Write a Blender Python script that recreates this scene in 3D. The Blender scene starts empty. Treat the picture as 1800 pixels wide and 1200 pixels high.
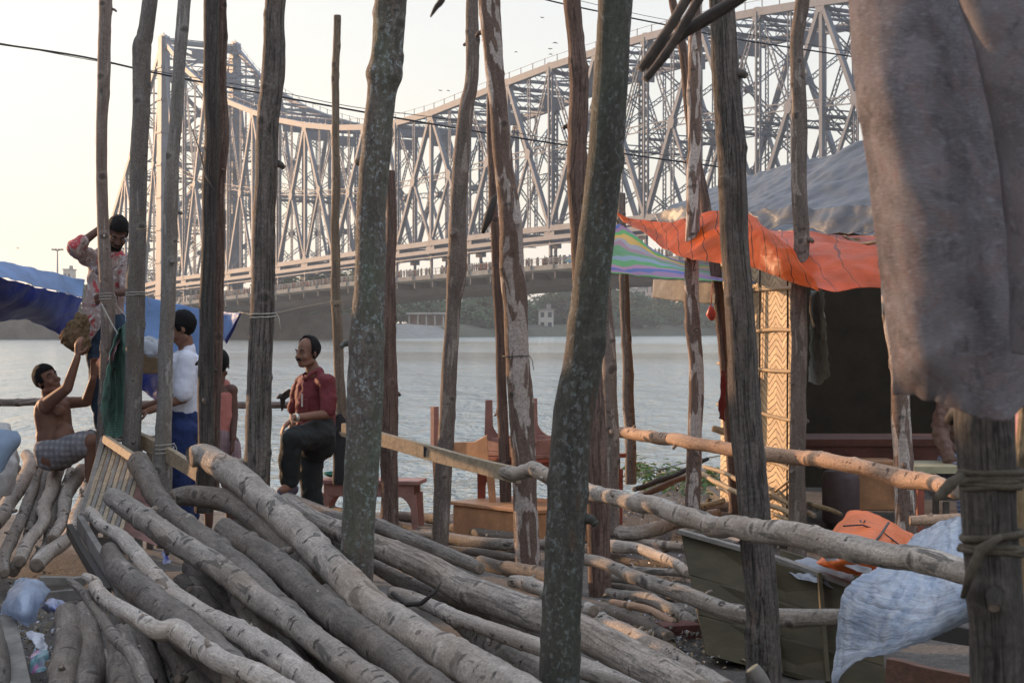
import bpy, bmesh, math, random
from mathutils import Vector, Matrix, Quaternion
from mathutils import noise as mnoise
R = math.radians
scene = bpy.context.scene
COL = scene.collection

# ------------------------------------------------------------------ camera, world, sun, exposure
F = 3000.0; EYE = 1.75; HOR = 577.0
cam_d = bpy.data.cameras.new("camera"); cam = bpy.data.objects.new("camera", cam_d); COL.objects.link(cam)
cam.location = (0, 0, EYE); cam.rotation_euler = (R(90), 0, 0)
cam_d.sensor_width = 36; cam_d.lens = 60; cam_d.shift_y = -23/1800
cam_d.clip_start = 0.1; cam_d.clip_end = 6000
cam_d.dof.use_dof = True; cam_d.dof.focus_distance = 13; cam_d.dof.aperture_fstop = 11
scene.camera = cam
SUN_AZ = 51.0      # degrees to the left of the view direction
SUN_EL = 9.0
wd = bpy.data.worlds.new("World"); scene.world = wd; wd.use_nodes = True
nt = wd.node_tree; nt.nodes.clear()
def wn(t, **k):
    n = nt.nodes.new(t)
    for a, v in k.items(): setattr(n, a, v)
    return n
sky = wn('ShaderNodeTexSky', sky_type='NISHITA', sun_disc=False, sun_elevation=R(SUN_EL), sun_rotation=R(-SUN_AZ),
         air_density=1.0, dust_density=3.0, ozone_density=1.0, altitude=0)
bgs = wn('ShaderNodeBackground'); bgs.inputs['Strength'].default_value = 0.05
nt.links.new(sky.outputs[0], bgs.inputs[0])
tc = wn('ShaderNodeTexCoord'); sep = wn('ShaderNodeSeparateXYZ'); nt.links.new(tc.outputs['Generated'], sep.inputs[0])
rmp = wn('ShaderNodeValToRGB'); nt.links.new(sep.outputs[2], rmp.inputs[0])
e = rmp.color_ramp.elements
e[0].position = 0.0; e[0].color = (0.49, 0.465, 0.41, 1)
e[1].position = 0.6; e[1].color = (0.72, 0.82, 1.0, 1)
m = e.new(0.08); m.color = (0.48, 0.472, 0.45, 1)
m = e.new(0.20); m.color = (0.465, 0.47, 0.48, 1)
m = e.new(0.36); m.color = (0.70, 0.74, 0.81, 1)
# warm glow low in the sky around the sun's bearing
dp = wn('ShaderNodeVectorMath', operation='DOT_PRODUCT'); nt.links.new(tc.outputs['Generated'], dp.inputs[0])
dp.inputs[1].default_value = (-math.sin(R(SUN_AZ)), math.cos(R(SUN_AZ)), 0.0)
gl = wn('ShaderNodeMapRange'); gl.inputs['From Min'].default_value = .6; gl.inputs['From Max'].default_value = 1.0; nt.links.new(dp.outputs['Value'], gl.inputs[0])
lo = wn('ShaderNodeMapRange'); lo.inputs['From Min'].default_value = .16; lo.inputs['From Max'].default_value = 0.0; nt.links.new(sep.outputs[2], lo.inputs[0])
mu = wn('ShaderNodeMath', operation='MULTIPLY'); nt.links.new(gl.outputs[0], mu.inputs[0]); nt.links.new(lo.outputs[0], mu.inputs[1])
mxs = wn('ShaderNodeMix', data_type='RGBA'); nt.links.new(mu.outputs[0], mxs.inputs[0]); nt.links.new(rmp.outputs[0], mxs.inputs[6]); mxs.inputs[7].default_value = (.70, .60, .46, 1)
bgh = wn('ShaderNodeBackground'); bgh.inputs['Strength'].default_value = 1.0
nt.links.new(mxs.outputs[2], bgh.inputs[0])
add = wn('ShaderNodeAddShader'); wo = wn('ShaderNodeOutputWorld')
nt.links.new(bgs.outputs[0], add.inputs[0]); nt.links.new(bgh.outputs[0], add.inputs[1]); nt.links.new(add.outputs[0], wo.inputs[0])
sd = bpy.data.lights.new("sun", 'SUN'); sun = bpy.data.objects.new("sun", sd); COL.objects.link(sun)
sd.energy = 4.8; sd.angle = R(0.6); sd.color = (1.0, 0.60, 0.33)
SUNV = Vector((-math.sin(R(SUN_AZ))*math.cos(R(SUN_EL)), math.cos(R(SUN_AZ))*math.cos(R(SUN_EL)), math.sin(R(SUN_EL))))
sun.rotation_euler = SUNV.to_track_quat('Z', 'Y').to_euler()
vs = scene.view_settings
vs.view_transform = 'Standard'; vs.look = 'None'; vs.exposure = 0.50; vs.gamma = 1.0
try: scene.display_settings.display_device = 'sRGB'
except Exception: pass
scene.cycles.max_bounces = 8; scene.cycles.volume_bounces = 1; scene.cycles.transparent_max_bounces = 12

# ------------------------------------------------------------------ helpers
def P(px, py, Y): return Vector(((px-900)/F*Y, Y, EYE-(py-HOR)/F*Y))
def tag(o, label=None, cat=None, group=None, kind=None):
    if label: o['label'] = label
    if cat: o['category'] = cat
    if group: o['group'] = group
    if kind: o['kind'] = kind
    return o
def empty(name, loc, label, cat, group=None):
    o = bpy.data.objects.new(name, None); COL.objects.link(o); o.location = loc
    o.empty_display_size = .1
    return tag(o, label, cat, group)
class MB:
    def __init__(s): s.v = []; s.f = []; s.mi = []; s.bark = []; s.sm = []; s.kn = []
    def face(s, f, m=0, smooth=True): s.f.append(f); s.mi.append(m); s.sm.append(smooth)
    def build(s, name, mats, parent=None, smooth=None):
        me = bpy.data.meshes.new(name)
        off = Vector((0, 0, 0))
        if parent is not None: off = parent_world(parent)
        me.from_pydata([tuple(Vector(p)-off) for p in s.v], [], s.f)
        if not isinstance(mats, (list, tuple)): mats = [mats]
        for m in mats: me.materials.append(m)
        me.polygons.foreach_set('material_index', s.mi)
        me.polygons.foreach_set('use_smooth', s.sm if smooth is None else [smooth]*len(s.f))
        if s.bark:
            at = me.attributes.new('bark', 'FLOAT_VECTOR', 'POINT')
            fl = []
            for b in s.bark: fl.extend(b)
            at.data.foreach_set('vector', fl)
        if s.kn:
            at = me.attributes.new('knot', 'FLOAT', 'POINT'); kk = (s.kn+[0.0]*len(s.v))[:len(s.v)]; at.data.foreach_set('value', kk)
        me.update()
        o = bpy.data.objects.new(name, me); COL.objects.link(o)
        if parent is not None: o.parent = parent
        return o
    def box(s, c, d, rz=0, m=0, rot=None, bev=0):
        c = Vector(c); M = rot if rot is not None else Matrix.Rotation(rz, 3, 'Z')
        b = len(s.v)
        for x in (-.5, .5):
            for y in (-.5, .5):
                for z in (-.5, .5): s.v.append(c + M @ Vector((x*d[0], y*d[1], z*d[2])))
        for f in ((0,1,3,2),(4,6,7,5),(0,4,5,1),(2,3,7,6),(0,2,6,4),(1,5,7,3)): s.face([b+i for i in f], m, False)
    def beam(s, a, b, w, h, up=Vector((0,0,1)), m=0, w2=None, h2=None):
        a = Vector(a); b = Vector(b); d = (b-a).normalized()
        side = d.cross(up)
        if side.length < 1e-4: side = d.cross(Vector((0,1,0)))
        side.normalize(); u = side.cross(d).normalized()
        w2 = w if w2 is None else w2; h2 = h if h2 is None else h2
        k = len(s.v)
        for p, ww, hh in ((a, w, h), (b, w2, h2)):
            for sx, sz in ((-1,-1),(1,-1),(1,1),(-1,1)): s.v.append(p + side*sx*ww/2 + u*sz*hh/2)
        for f in ((0,1,5,4),(1,2,6,5),(2,3,7,6),(3,0,4,7),(3,2,1,0),(4,5,6,7)): s.face([k+i for i in f], m, False)
    def tube(s, pts, rad, seg=8, m=0, cap=True, flat=1.0):
        pts = [Vector(p) for p in pts]; n = len(pts)
        if not isinstance(rad, (list, tuple)): rad = [rad]*n
        fr = frames(pts); k = len(s.v)
        for i in range(n):
            A, B = fr[i]
            for j in range(seg):
                t = 2*math.pi*j/seg
                s.v.append(pts[i] + (A*math.cos(t) + B*math.sin(t)*flat)*rad[i])
        for i in range(n-1):
            for j in range(seg):
                j2 = (j+1) % seg
                s.face([k+i*seg+j, k+i*seg+j2, k+(i+1)*seg+j2, k+(i+1)*seg+j], m)
        if cap:
            s.face([k+j for j in range(seg)][::-1], m, False); s.face([k+(n-1)*seg+j for j in range(seg)], m, False)
def parent_world(p):
    v = Vector((0, 0, 0))
    while p is not None: v += p.location; p = p.parent
    return v
def frames(pts):
    n = len(pts); out = []
    T = [(pts[min(i+1, n-1)]-pts[max(i-1, 0)]).normalized() for i in range(n)]
    ref = Vector((0, 0, 1)) if abs(T[0].z) < .8 else Vector((0, 1, 0))
    A = (ref - T[0]*ref.dot(T[0])).normalized()
    for i in range(n):
        A = (A - T[i]*A.dot(T[i])).normalized()
        out.append((A, T[i].cross(A)))
    return out
def cr(p, t):
    n = len(p); i = min(int(t), n-2); u = t-i
    p0 = p[max(i-1, 0)]; p1 = p[i]; p2 = p[i+1]; p3 = p[min(i+2, n-1)]
    return 0.5*((2*p1)+(p2-p0)*u+(2*p0-5*p1+4*p2-p3)*u*u+(3*p1-p0-3*p2+p3)*u*u*u)

# ------------------------------------------------------------------ materials
def newmat(name):
    m = bpy.data.materials.new(name); m.use_nodes = True; n = m.node_tree; n.nodes.clear()
    out = n.nodes.new('ShaderNodeOutputMaterial'); b = n.nodes.new('ShaderNodeBsdfPrincipled')
    n.links.new(b.outputs[0], out.inputs[0])
    return m, n, b, out
class G:
    """little node graph helper"""
    def __init__(s, n): s.n = n
    def nd(s, t, ins=None, **k):
        x = s.n.nodes.new(t)
        for a, v in k.items(): setattr(x, a, v)
        for a, v in (ins or {}).items():
            if isinstance(v, bpy.types.NodeSocket): s.n.links.new(v, x.inputs[a])
            else: x.inputs[a].default_value = v
        return x
    def vec(s, src, sc):
        return s.nd('ShaderNodeVectorMath', {0: src, 1: sc}, operation='MULTIPLY').outputs[0]
    def noise(s, v, scale, det=3, rough=.55, dist=0.0):
        return s.nd('ShaderNodeTexNoise', {'Vector': v, 'Scale': scale, 'Detail': det, 'Roughness': rough, 'Distortion': dist}).outputs[0]
    def ramp(s, v, lo, hi, a=0.0, b=1.0):
        return s.nd('ShaderNodeMapRange', {'Value': v, 'From Min': lo, 'From Max': hi, 'To Min': a, 'To Max': b}).outputs[0]
    def mix(s, f, a, b, mode='MIX'):
        x = s.nd('ShaderNodeMix', data_type='RGBA', blend_type=mode)
        for i, v in ((0, f), (6, a), (7, b)):
            if isinstance(v, bpy.types.NodeSocket): s.n.links.new(v, x.inputs[i])
            else: x.inputs[i].default_value = v if i == 0 else (tuple(v)+(1,) if len(v) == 3 else v)
        return x.outputs[2]
    def math(s, op, a, b=0.0):
        return s.nd('ShaderNodeMath', {0: a, 1: b}, operation=op).outputs[0]
    def bump(s, h, strength=.3, dist=.01):
        return s.nd('ShaderNodeBump', {'Height': h, 'Strength': strength, 'Distance': dist}).outputs[0]
def obj_vec(g, kind='Object'): return g.nd('ShaderNodeTexCoord').outputs[kind]
def seedv(g, v):
    """shift a texture per object so copies do not repeat"""
    oi = g.nd('ShaderNodeObjectInfo').outputs['Random']
    c = g.nd('ShaderNodeCombineXYZ', {0: g.math('MULTIPLY', oi, 37.0), 1: g.math('MULTIPLY', oi, 91.0), 2: g.math('MULTIPLY', oi, 53.0)}).outputs[0]
    return g.nd('ShaderNodeVectorMath', {0: v, 1: c}, operation='ADD').outputs[0]

def bark(name, base, dark, patch=None, patch_amt=.5, scar=.5, lichen=0.0, streak=.5, rough=.8, lich_col=(.22,.24,.24), crack=0.0):
    m, n, b, out = newmat(name); g = G(n)
    a = n.nodes.new('ShaderNodeAttribute'); a.attribute_name = 'bark'
    v = seedv(g, a.outputs['Vector'])
    l1 = g.noise(g.vec(v, (14, 14, 3.0)), 1.0, 4, .6)
    l2 = g.noise(g.vec(v, (60, 60, 6.0)), 1.0, 3, .6)
    tone = g.nd('ShaderNodeObjectInfo').outputs['Random']
    c = g.mix(g.ramp(l1, .32, .68), dark, base)
    c = g.mix(g.math('MULTIPLY', g.ramp(l2, .45, .7), streak), c, tuple(x*.62 for x in dark))
    if patch:
        pn = g.noise(g.vec(v, (13, 13, 3.2)), 1.0, 2, .5, .6)
        c = g.mix(g.ramp(pn, 1-patch_amt-.01, 1-patch_amt+.02), c, patch)
    # fine mottling
    fn = g.noise(g.vec(v, (70, 70, 55)), 1.0, 2, .6)
    c = g.mix(.55, c, g.nd('ShaderNodeCombineColor', {0: g.ramp(fn, .3, .7, .25, .8), 1: g.ramp(fn, .3, .7, .25, .8), 2: g.ramp(fn, .3, .7, .25, .8)}).outputs[0], 'OVERLAY')
    vs_ = g.vec(v, (8, 8, 13))
    vd = g.nd('ShaderNodeVectorMath', {0: vs_, 1: g.vec(g.nd('ShaderNodeTexNoise', {'Vector': v, 'Scale': 30.0, 'Detail': 2.0}).outputs['Color'], (.9, .9, 1.1))}, operation='ADD').outputs[0]
    vo = g.nd('ShaderNodeTexVoronoi', {'Vector': vd, 'Scale': 1.0})
    sel = g.ramp(g.nd('ShaderNodeSeparateColor', {0: vo.outputs['Color']}).outputs[0], .52, .56)
    sc = g.math('MULTIPLY', g.ramp(vo.outputs['Distance'], .30, .16), sel)
    c = g.mix(g.math('MULTIPLY', sc, scar), c, (.03, .026, .022))
    h = g.math('ADD', g.math('MULTIPLY', l2, .7), g.math('MULTIPLY', sc, -1.2*scar))
    h = g.math('ADD', h, g.math('MULTIPLY', l1, 1.6))
    wr_ = g.ramp(g.noise(g.vec(v, (5, 5, 46)), 1.0, 3, .6, .5), .52, .70)
    wr_ = g.math('MULTIPLY', wr_, g.ramp(l1, .35, .6))
    c = g.mix(g.math('MULTIPLY', wr_, .38*scar), c, tuple(x*.45 for x in dark)); h = g.math('ADD', h, g.math('MULTIPLY', wr_, -.5*scar))
    wm = g.ramp(g.noise(g.vec(v, (3, 3, 1.1)), 1.0, 2), .45, .75)
    c = g.mix(g.math('MULTIPLY', wm, .45), c, (base[0]*.72, base[1]*.56, base[2]*.42))
    if crack:
        cn = g.noise(g.vec(v, (28, 28, 1.1)), 1.0, 4, .65, .4)
        ck = g.ramp(g.math('ABSOLUTE', g.math('SUBTRACT', cn, .5)), .0, .022, 1, 0)
        c = g.mix(g.math('MULTIPLY', ck, crack), c, (.02, .017, .014))
        h = g.math('ADD', h, g.math('MULTIPLY', ck, -2.0))
    if lichen:
        lv = g.nd('ShaderNodeVectorMath', {0: g.vec(v, (34, 34, 26)), 1: g.nd('ShaderNodeTexNoise', {'Vector': v, 'Scale': 45.0, 'Detail': 3.0}).outputs['Color']}, operation='ADD').outputs[0]
        lo = g.nd('ShaderNodeTexVoronoi', {'Vector': lv, 'Scale': 1.0})
        ls = g.ramp(g.nd('ShaderNodeSeparateColor', {0: lo.outputs['Color']}).outputs[1], .3, 1.0, .02, .5)
        big = g.ramp(g.noise(g.vec(v, (9, 9, 3.5)), 1.0, 3, .6), .42, .6)
        f = g.math('MULTIPLY', g.ramp(g.math('SUBTRACT', ls, lo.outputs['Distance']), .0, .1), big)
        f2 = g.math('MULTIPLY', g.ramp(g.noise(g.vec(v, (48, 48, 38)), 1.0, 4, .7), .54, .60), g.ramp(g.noise(g.vec(v, (12, 12, 5)), 1.0, 2), .38, .55))
        f = g.math('MAXIMUM', g.math('MULTIPLY', f, .55), g.math('MULTIPLY', f2, .8))
        c = g.mix(g.math('MULTIPLY', f, lichen), c, lich_col)
        gr = g.ramp(g.noise(g.vec(v, (7, 7, 1.6)), 1.0, 3), .45, .7)
        c = g.mix(g.math('MULTIPLY', gr, lichen*.5), c, (.07, .095, .06))
    kt = n.nodes.new('ShaderNodeAttribute'); kt.attribute_name = 'knot'; kf = kt.outputs['Fac']
    kn_ = g.math('ADD', kf, g.math('MULTIPLY', g.math('SUBTRACT', g.noise(v, 90, 2), .5), .5))
    c = g.mix(g.math('MULTIPLY', g.ramp(kn_, .45, .85), .75), c, (.035,.03,.026)); c = g.mix(g.math('MULTIPLY', g.math('MULTIPLY', g.ramp(kn_, .1, .35), g.ramp(kn_, .6, .4)), .4), c, tuple(min(.6, x*1.3) for x in base))
    ed = g.noise(g.vec(v, (110, 110, 60)), 1.0, 4, .7); c = g.mix(g.math('MULTIPLY', g.ramp(ed, .56, .68), .55), c, tuple(x*.35 for x in dark)); h = g.math('ADD', h, g.math('MULTIPLY', ed, .8))
    # individual tone
    hv = g.nd('ShaderNodeHueSaturation', {'Color': c, 'Value': g.ramp(tone, 0, 1, .8, 1.18)}).outputs[0]
    n.links.new(hv, b.inputs['Base Color']); b.inputs['Roughness'].default_value = rough
    b.inputs['Specular IOR Level'].default_value = .25
    n.links.new(g.bump(h, .75, .006), b.inputs['Normal'])
    return m
def plain(name, col, rough=.7, var=.25, scale=8, bumpv=.15, spec=.3, metal=0, trans=0, stretch=(1, 1, 1), dirt=None, dirt_amt=.5):
    m, n, b, out = newmat(name); g = G(n)
    v = seedv(g, g.vec(obj_vec(g), stretch))
    l = g.noise(v, scale, 5, .6); l3 = g.noise(v, scale*6, 3, .6)
    dk = tuple(x*(1-var) for x in col); lt = tuple(min(1, x*(1+var*.7)) for x in col)
    c = g.mix(g.ramp(l, .3, .7), dk, lt)
    c = g.mix(g.math('MULTIPLY', g.ramp(l3, .4, .7), var), c, tuple(x*.6 for x in col))
    if dirt:
        dn = g.noise(v, scale*.6, 4, .65)
        c = g.mix(g.math('MULTIPLY', g.ramp(dn, .48, .68), dirt_amt), c, dirt)
    n.links.new(c, b.inputs['Base Color']); b.inputs['Roughness'].default_value = rough
    b.inputs['Specular IOR Level'].default_value = spec; b.inputs['Metallic'].default_value = metal
    if bumpv: n.links.new(g.bump(g.math('ADD', l, g.math('MULTIPLY', l3, .4)), bumpv, .01), b.inputs['Normal'])
    if trans:
        t = n.nodes.new('ShaderNodeBsdfTranslucent'); n.links.new(c, t.inputs[0]); mx = n.nodes.new('ShaderNodeMixShader')
        mx.inputs[0].default_value = trans; n.links.new(b.outputs[0], mx.inputs[1]); n.links.new(t.outputs[0], mx.inputs[2]); n.links.new(mx.outputs[0], out.inputs[0])
    return m
M = {}
M['log'] = bark('log_bark', (.335,.288,.24), (.165,.142,.118), (.10,.088,.076), .36, .95, 0, .35)
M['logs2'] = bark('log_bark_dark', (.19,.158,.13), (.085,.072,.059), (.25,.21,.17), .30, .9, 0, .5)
M['logsmooth'] = bark('log_smooth', (.315,.27,.225), (.185,.158,.132), None, 0, .35, 0, .6, crack=.4)
M['birchy'] = bark('log_pale', (.41,.355,.30), (.225,.195,.165), (.10,.088,.076), .32, 1.0, 0, .3)
M['pole'] = bark('pole_bark', (.20,.16,.135), (.115,.092,.078), (.27,.225,.19), .38, .6, 0, .45)
M['polegrey'] = bark('pole_grey', (.21,.19,.17), (.125,.11,.098), (.28,.255,.23), .35, .6, .25, .4)
M['polered'] = bark('pole_red', (.185,.118,.092), (.115,.076,.06), (.19,.145,.12), .35, .4, 0, .8, crack=.5)
M['poledark'] = bark('pole_dark', (.07,.06,.052), (.04,.035,.03), (.10,.08,.07), .3, .35, 0, .8, crack=.7)
M['lichen'] = bark('pole_lichen', (.11,.092,.076), (.055,.046,.038), (.095,.066,.048), .3, .5, 1.0, .5)
M['lichen2'] = bark('pole_lichen_dark', (.062,.057,.046), (.032,.03,.024), (.065,.045,.032), .3, .5, .45, .4)
M['peel'] = bark('pole_peel', (.16,.11,.085), (.10,.07,.058), (.36,.31,.275), .48, .6, 0, .5)
M['split'] = bark('pole_split', (.13,.105,.09), (.065,.054,.046), (.105,.07,.053), .3, .5, .2, .8, crack=1.0)
M['charred'] = bark('pole_charred', (.22,.17,.12), (.12,.09,.065), (.20,.15,.10), .4, .5, 0, .6)
M['char'] = plain('charcoal', (.022,.02,.02), .8)
M['railwarm'] = bark('rail_bark', (.42,.28,.19), (.27,.18,.125), (.20,.13,.09), .30, .9, 0, .35)
M['bamboo'] = bark('bamboo', (.40,.30,.17), (.28,.20,.12), None, 0, .3, 0, .4, .55)
M['bamboodark'] = bark('bamboo_dark', (.065,.05,.04), (.035,.028,.023), None, 0, .3, 0, .4, .6)
M['cut'] = plain('cut_wood', (.22,.17,.13), .85, .4, 30, .3)
M['cutlight'] = plain('cut_wood_light', (.42,.32,.2), .8, .3, 30, .3)
M['plank'] = plain('plank', (.30,.235,.155), .75, .3, 5, .3, stretch=(6,6,6), dirt=(.12,.09,.06))
M['plankgrey'] = plain('plank_grey', (.20,.18,.155), .85, .35, 7, .3, dirt=(.08,.07,.06))
M['pinkwood'] = plain('pink_painted_wood', (.30,.155,.125), .6, .25, 9, .2, dirt=(.13,.08,.07))
M['redwood'] = plain('red_painted_wood', (.27,.07,.045), .5, .3, 7, .2, dirt=(.10,.045,.03))
M['orangewood'] = plain('orange_wood', (.42,.21,.10), .55, .3, 6, .2, dirt=(.2,.10,.06))
M['rope'] = plain('rope', (.30,.245,.17), .9, .3, 60, .5)
M['twine'] = plain('twine', (.45,.42,.36), .9, .3, 60, .3)
M['wire'] = plain('wire', (.02,.02,.022), .5, .1)
M['skin'] = plain('skin', (.19,.095,.062), .62, .22, 14, .12, spec=.25)
M['skindark'] = plain('skin_dark', (.11,.057,.040), .62, .22, 14, .12, spec=.25)
M['hair'] = plain('hair', (.012,.011,.011), .8, .3, 90, 1.0, spec=.12)
M['mud'] = None

def rnd(seed): return random.Random(seed)
def log(name, ctrl, mats, seed=1, label=None, cat='log', group=None, seg=22, step=.024, rough=1.0, knots=None, wob=.012, stubs=2, cap_in=.35, kind=None, parent=None, endtaper=True):
    """ctrl: list of (point, radius). one mesh with lumpy surface, swollen knots, cut ends and short snapped branches"""
    rr = rnd(seed)
    pts = [Vector(p) for p, r in ctrl]; rs = [r for p, r in ctrl]
    L = sum((pts[i+1]-pts[i]).length for i in range(len(pts)-1))
    n = max(8, min(210, int(L/step)))
    cp = []; cr_ = []
    for i in range(n+1):
        t = i/n*(len(pts)-1); cp.append(cr(pts, t)); cr_.append(cr(rs, t))
    off = Vector((seed*3.71, seed*1.37, seed*.77))
    for i in range(n+1):
        q = mnoise.noise_vector(cp[i]*2.2+off)
        cp[i] = cp[i] + q*wob*2
    fr = frames(cp)
    dist = [0]
    for i in range(n): dist.append(dist[-1]+(cp[i+1]-cp[i]).length)
    nk = knots if knots is not None else int(L*8)
    K = [(rr.uniform(.05, .95)*dist[-1], rr.uniform(0, 6.283), rr.uniform(.05, .24), rr.uniform(.016, .038)) for _ in range(nk)]
    mb = MB(); s0 = rr.uniform(0, 20)
    for i in range(n+1):
        A, B = fr[i]; r0 = cr_[i]; near = [q for q in K if abs(dist[i]-q[0]) < 3*q[3]]
        e_ = min(i, n-i)
        for j in range(seg):
            a = 2*math.pi*j/seg
            d = A*math.cos(a)+B*math.sin(a)
            r = r0*(1+rough*.10*mnoise.noise(Vector((math.cos(a)*.7, math.sin(a)*.7, dist[i]*3.2))+off) + rough*.05*mnoise.noise(Vector((math.cos(a)*2, math.sin(a)*2, dist[i]*14))+off))
            kv = 0.0
            for kd, ka, kh, kw in near:
                dd = (dist[i]-kd)/kw
                if abs(dd) < 3:
                    da = (a-ka+math.pi) % (2*math.pi)-math.pi
                    da *= r0/kw
                    if abs(da) < 3:
                        g_ = math.exp(-dd*dd-da*da*.6); r += r0*kh*rough*(g_-.75*math.exp(-5*dd*dd-5*da*da)*(kh > .14)); kv = max(kv, g_*(kh > .11))
            if e_ == 0 and endtaper: r *= .93
            mb.kn.append(kv); mb.v.append(cp[i]+d*r); mb.bark.append((math.cos(a)*.07, math.sin(a)*.07, dist[i]+s0))
    for i in range(n):
        for j in range(seg):
            j2 = (j+1) % seg; mb.face([i*seg+j, i*seg+j2, (i+1)*seg+j2, (i+1)*seg+j])
    for end, i, sg in ((0, 0, -1), (1, n, 1)):
        k = len(mb.v); A, B = fr[i]; T = A.cross(B)
        tilt = A*rr.uniform(-.35, .35)+B*rr.uniform(-.35, .35)
        c = cp[i]+T*sg*cr_[i]*.08
        for q, ins in ((0, .985), (1, .5)):
            for j in range(seg):
                p = mb.v[i*seg+j]; mb.v.append(cp[i]+(p-cp[i])*ins+T*sg*(.004+.05*cr_[i]*q*rr.uniform(0, 1.2))); mb.bark.append((0, 0, rr.uniform(0, .02)))
        mb.v.append(c); mb.bark.append((0, 0, 0))
        for j in range(seg):
            j2 = (j+1) % seg
            a1, a2, b1, b2 = i*seg+j, i*seg+j2, k+j, k+j2
            q1, q2 = k+seg+j, k+seg+j2
            fs = ([a1, a2, b2, b1], [b1, b2, q2, q1], [q1, q2, len(mb.v)-1])
            for f in fs: mb.face(f if sg > 0 else f[::-1], 1, True)
    for _ in range(stubs):
        kd, ka, kh, kw = rr.choice(K) if K else (dist[-1]*.5, 0, .3, .03)
        i = min(range(n+1), key=lambda q: abs(dist[q]-kd)); A, B = fr[i]; T = A.cross(B)
        d = A*math.cos(ka)+B*math.sin(ka); bp = cp[i]+d*cr_[i]*.8
        ln = rr.uniform(.25, .8)*cr_[i]; rb = cr_[i]*rr.uniform(.18, .33); k0 = len(mb.v)
        mb.tube([bp, bp+(d+T*.3)*ln*.6+d*cr_[i]*.2, bp+(d+T*.55)*ln+d*cr_[i]*.2], [rb*1.3, rb, rb*.75], 8, 0)
        mb.mi[-1] = 1
        for q in range(len(mb.v)-k0): mb.bark.append((.05, .03, kd+q*.004))
    if not isinstance(mats, (list, tuple)): mats = [mats, M['cut']]
    o = mb.build(name, list(mats), parent)
    if label: tag(o, label, cat, group, kind)
    return o
def pxlog(name, pl, Y, mats, seed, label, cat='log', group=None, **k):
    """pl: (px, py, width px); Y: a number, a list, or a function of py"""
    c = []
    for i, q in enumerate(pl):
        y = Y(q[1]) if callable(Y) else (Y[i] if isinstance(Y, (list, tuple)) else Y)
        c.append((P(q[0], q[1], y), q[2]/2/F*y*k.get('wscale', 1)))
    k.pop('wscale', None)
    return log(name, c, mats, seed, label, cat, group, **k)
LASTC = [None]
def cloth(name, rows, mat, label, cat, nu=60, nv=30, wr=.02, wscale=6, thick=.002, seed=0, group=None, parent=None, fine=.0, pix=True, hem=None):
    """rows of (px,py,Y) control points, spline surface with wrinkles, solid thickness"""
    G_ = [[P(*q) if pix else Vector(q) for q in r] for r in rows]
    mb = MB(); off = Vector((seed*5.1, seed*2.3, 0))
    for i in range(nv+1):
        tv = i/nv*(len(G_)-1)
        for j in range(nu+1):
            tu = j/nu
            col = [cr(r, tu*(len(r)-1)) for r in G_]
            p = cr(col, tv)
            w = mnoise.noise_vector(p*wscale+off)*wr + mnoise.noise_vector(p*wscale*3.1+off)*wr*.4
            if fine: w += mnoise.noise_vector(Vector((p.x*wscale*9, p.y*9, p.z*wscale*3))+off)*fine
            if hem: p.z += hem*max(0, (tv/(len(G_)-1)-.85)/.15)**2*(mnoise.noise(Vector((p.x*22, seed, 0)))+.6*mnoise.noise(Vector((p.x*90, seed, 3))))
            mb.v.append(p+w)
            mb.bark.append((tu, i/nv, 0))
    for i in range(nv):
        for j in range(nu):
            a = i*(nu+1)+j; mb.face([a, a+1, a+nu+2, a+nu+1])
    o = mb.build(name, mat, parent)
    sm = o.modifiers.new('solid', 'SOLIDIFY'); sm.thickness = thick
    if label: tag(o, label, cat, group)
    LASTC[0] = o.name
    return o
# ------------------------------------------------------------------ water, ground, far bank
def structure(o): o['kind'] = 'structure'; return o
WZ = EYE-3.0
m, n, b, out = newmat('river_water'); g = G(n)
v = g.nd('ShaderNodeNewGeometry').outputs['Position']
w1 = g.noise(g.vec(v, (1.5, .75, 1)), 1.0, 4, .6, .3); w2 = g.noise(g.vec(v, (4.5, 4.5, 1)), 1.0, 3, .6, .2); w3 = g.noise(g.vec(v, (.42, .16, 1)), 1.0, 4, .65, .4); w4 = g.noise(g.vec(v, (.10, .035, 1)), 1.0, 2, .5)
h = g.math('ADD', g.math('MULTIPLY', w1, .55), g.math('MULTIPLY', w2, .14)); h = g.math('ADD', h, g.math('MULTIPLY', w3, 1.7)); h = g.math('ADD', h, g.math('MULTIPLY', w4, 3.0))
sp = g.nd('ShaderNodeSeparateXYZ', {0: v})
wob = g.math('ADD', sp.outputs[1], g.math('MULTIPLY', g.noise(g.vec(v, (.03, .03, 1)), 1.0, 2), 60.0))
calm = g.math('MULTIPLY', g.ramp(wob, 165, 200), g.ramp(wob, 250, 235))
calm = g.math('MULTIPLY', calm, g.ramp(sp.outputs[0], -60, -10))
st = g.ramp(calm, 0, 1, 1.0, .5)
bp = g.nd('ShaderNodeBump', {'Height': h, 'Strength': st, 'Distance': .9}).outputs[0]
n.links.new(bp, b.inputs['Normal'])
n.links.new(g.mix(calm, (.30,.34,.32), (.16,.16,.125)), b.inputs['Base Color']); b.inputs['Roughness'].default_value = .12; b.inputs['IOR'].default_value = 1.45
b.inputs['Specular IOR Level'].default_value = .6
M['water'] = m
mb = MB(); S = 2600
mb.v = [Vector((-S, 8, WZ)), Vector((S, 8, WZ)), Vector((S, 2600, WZ)), Vector((-S, 2600, WZ))]; mb.face([0,1,2,3])
structure(mb.build('river_water', M['water']))

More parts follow.
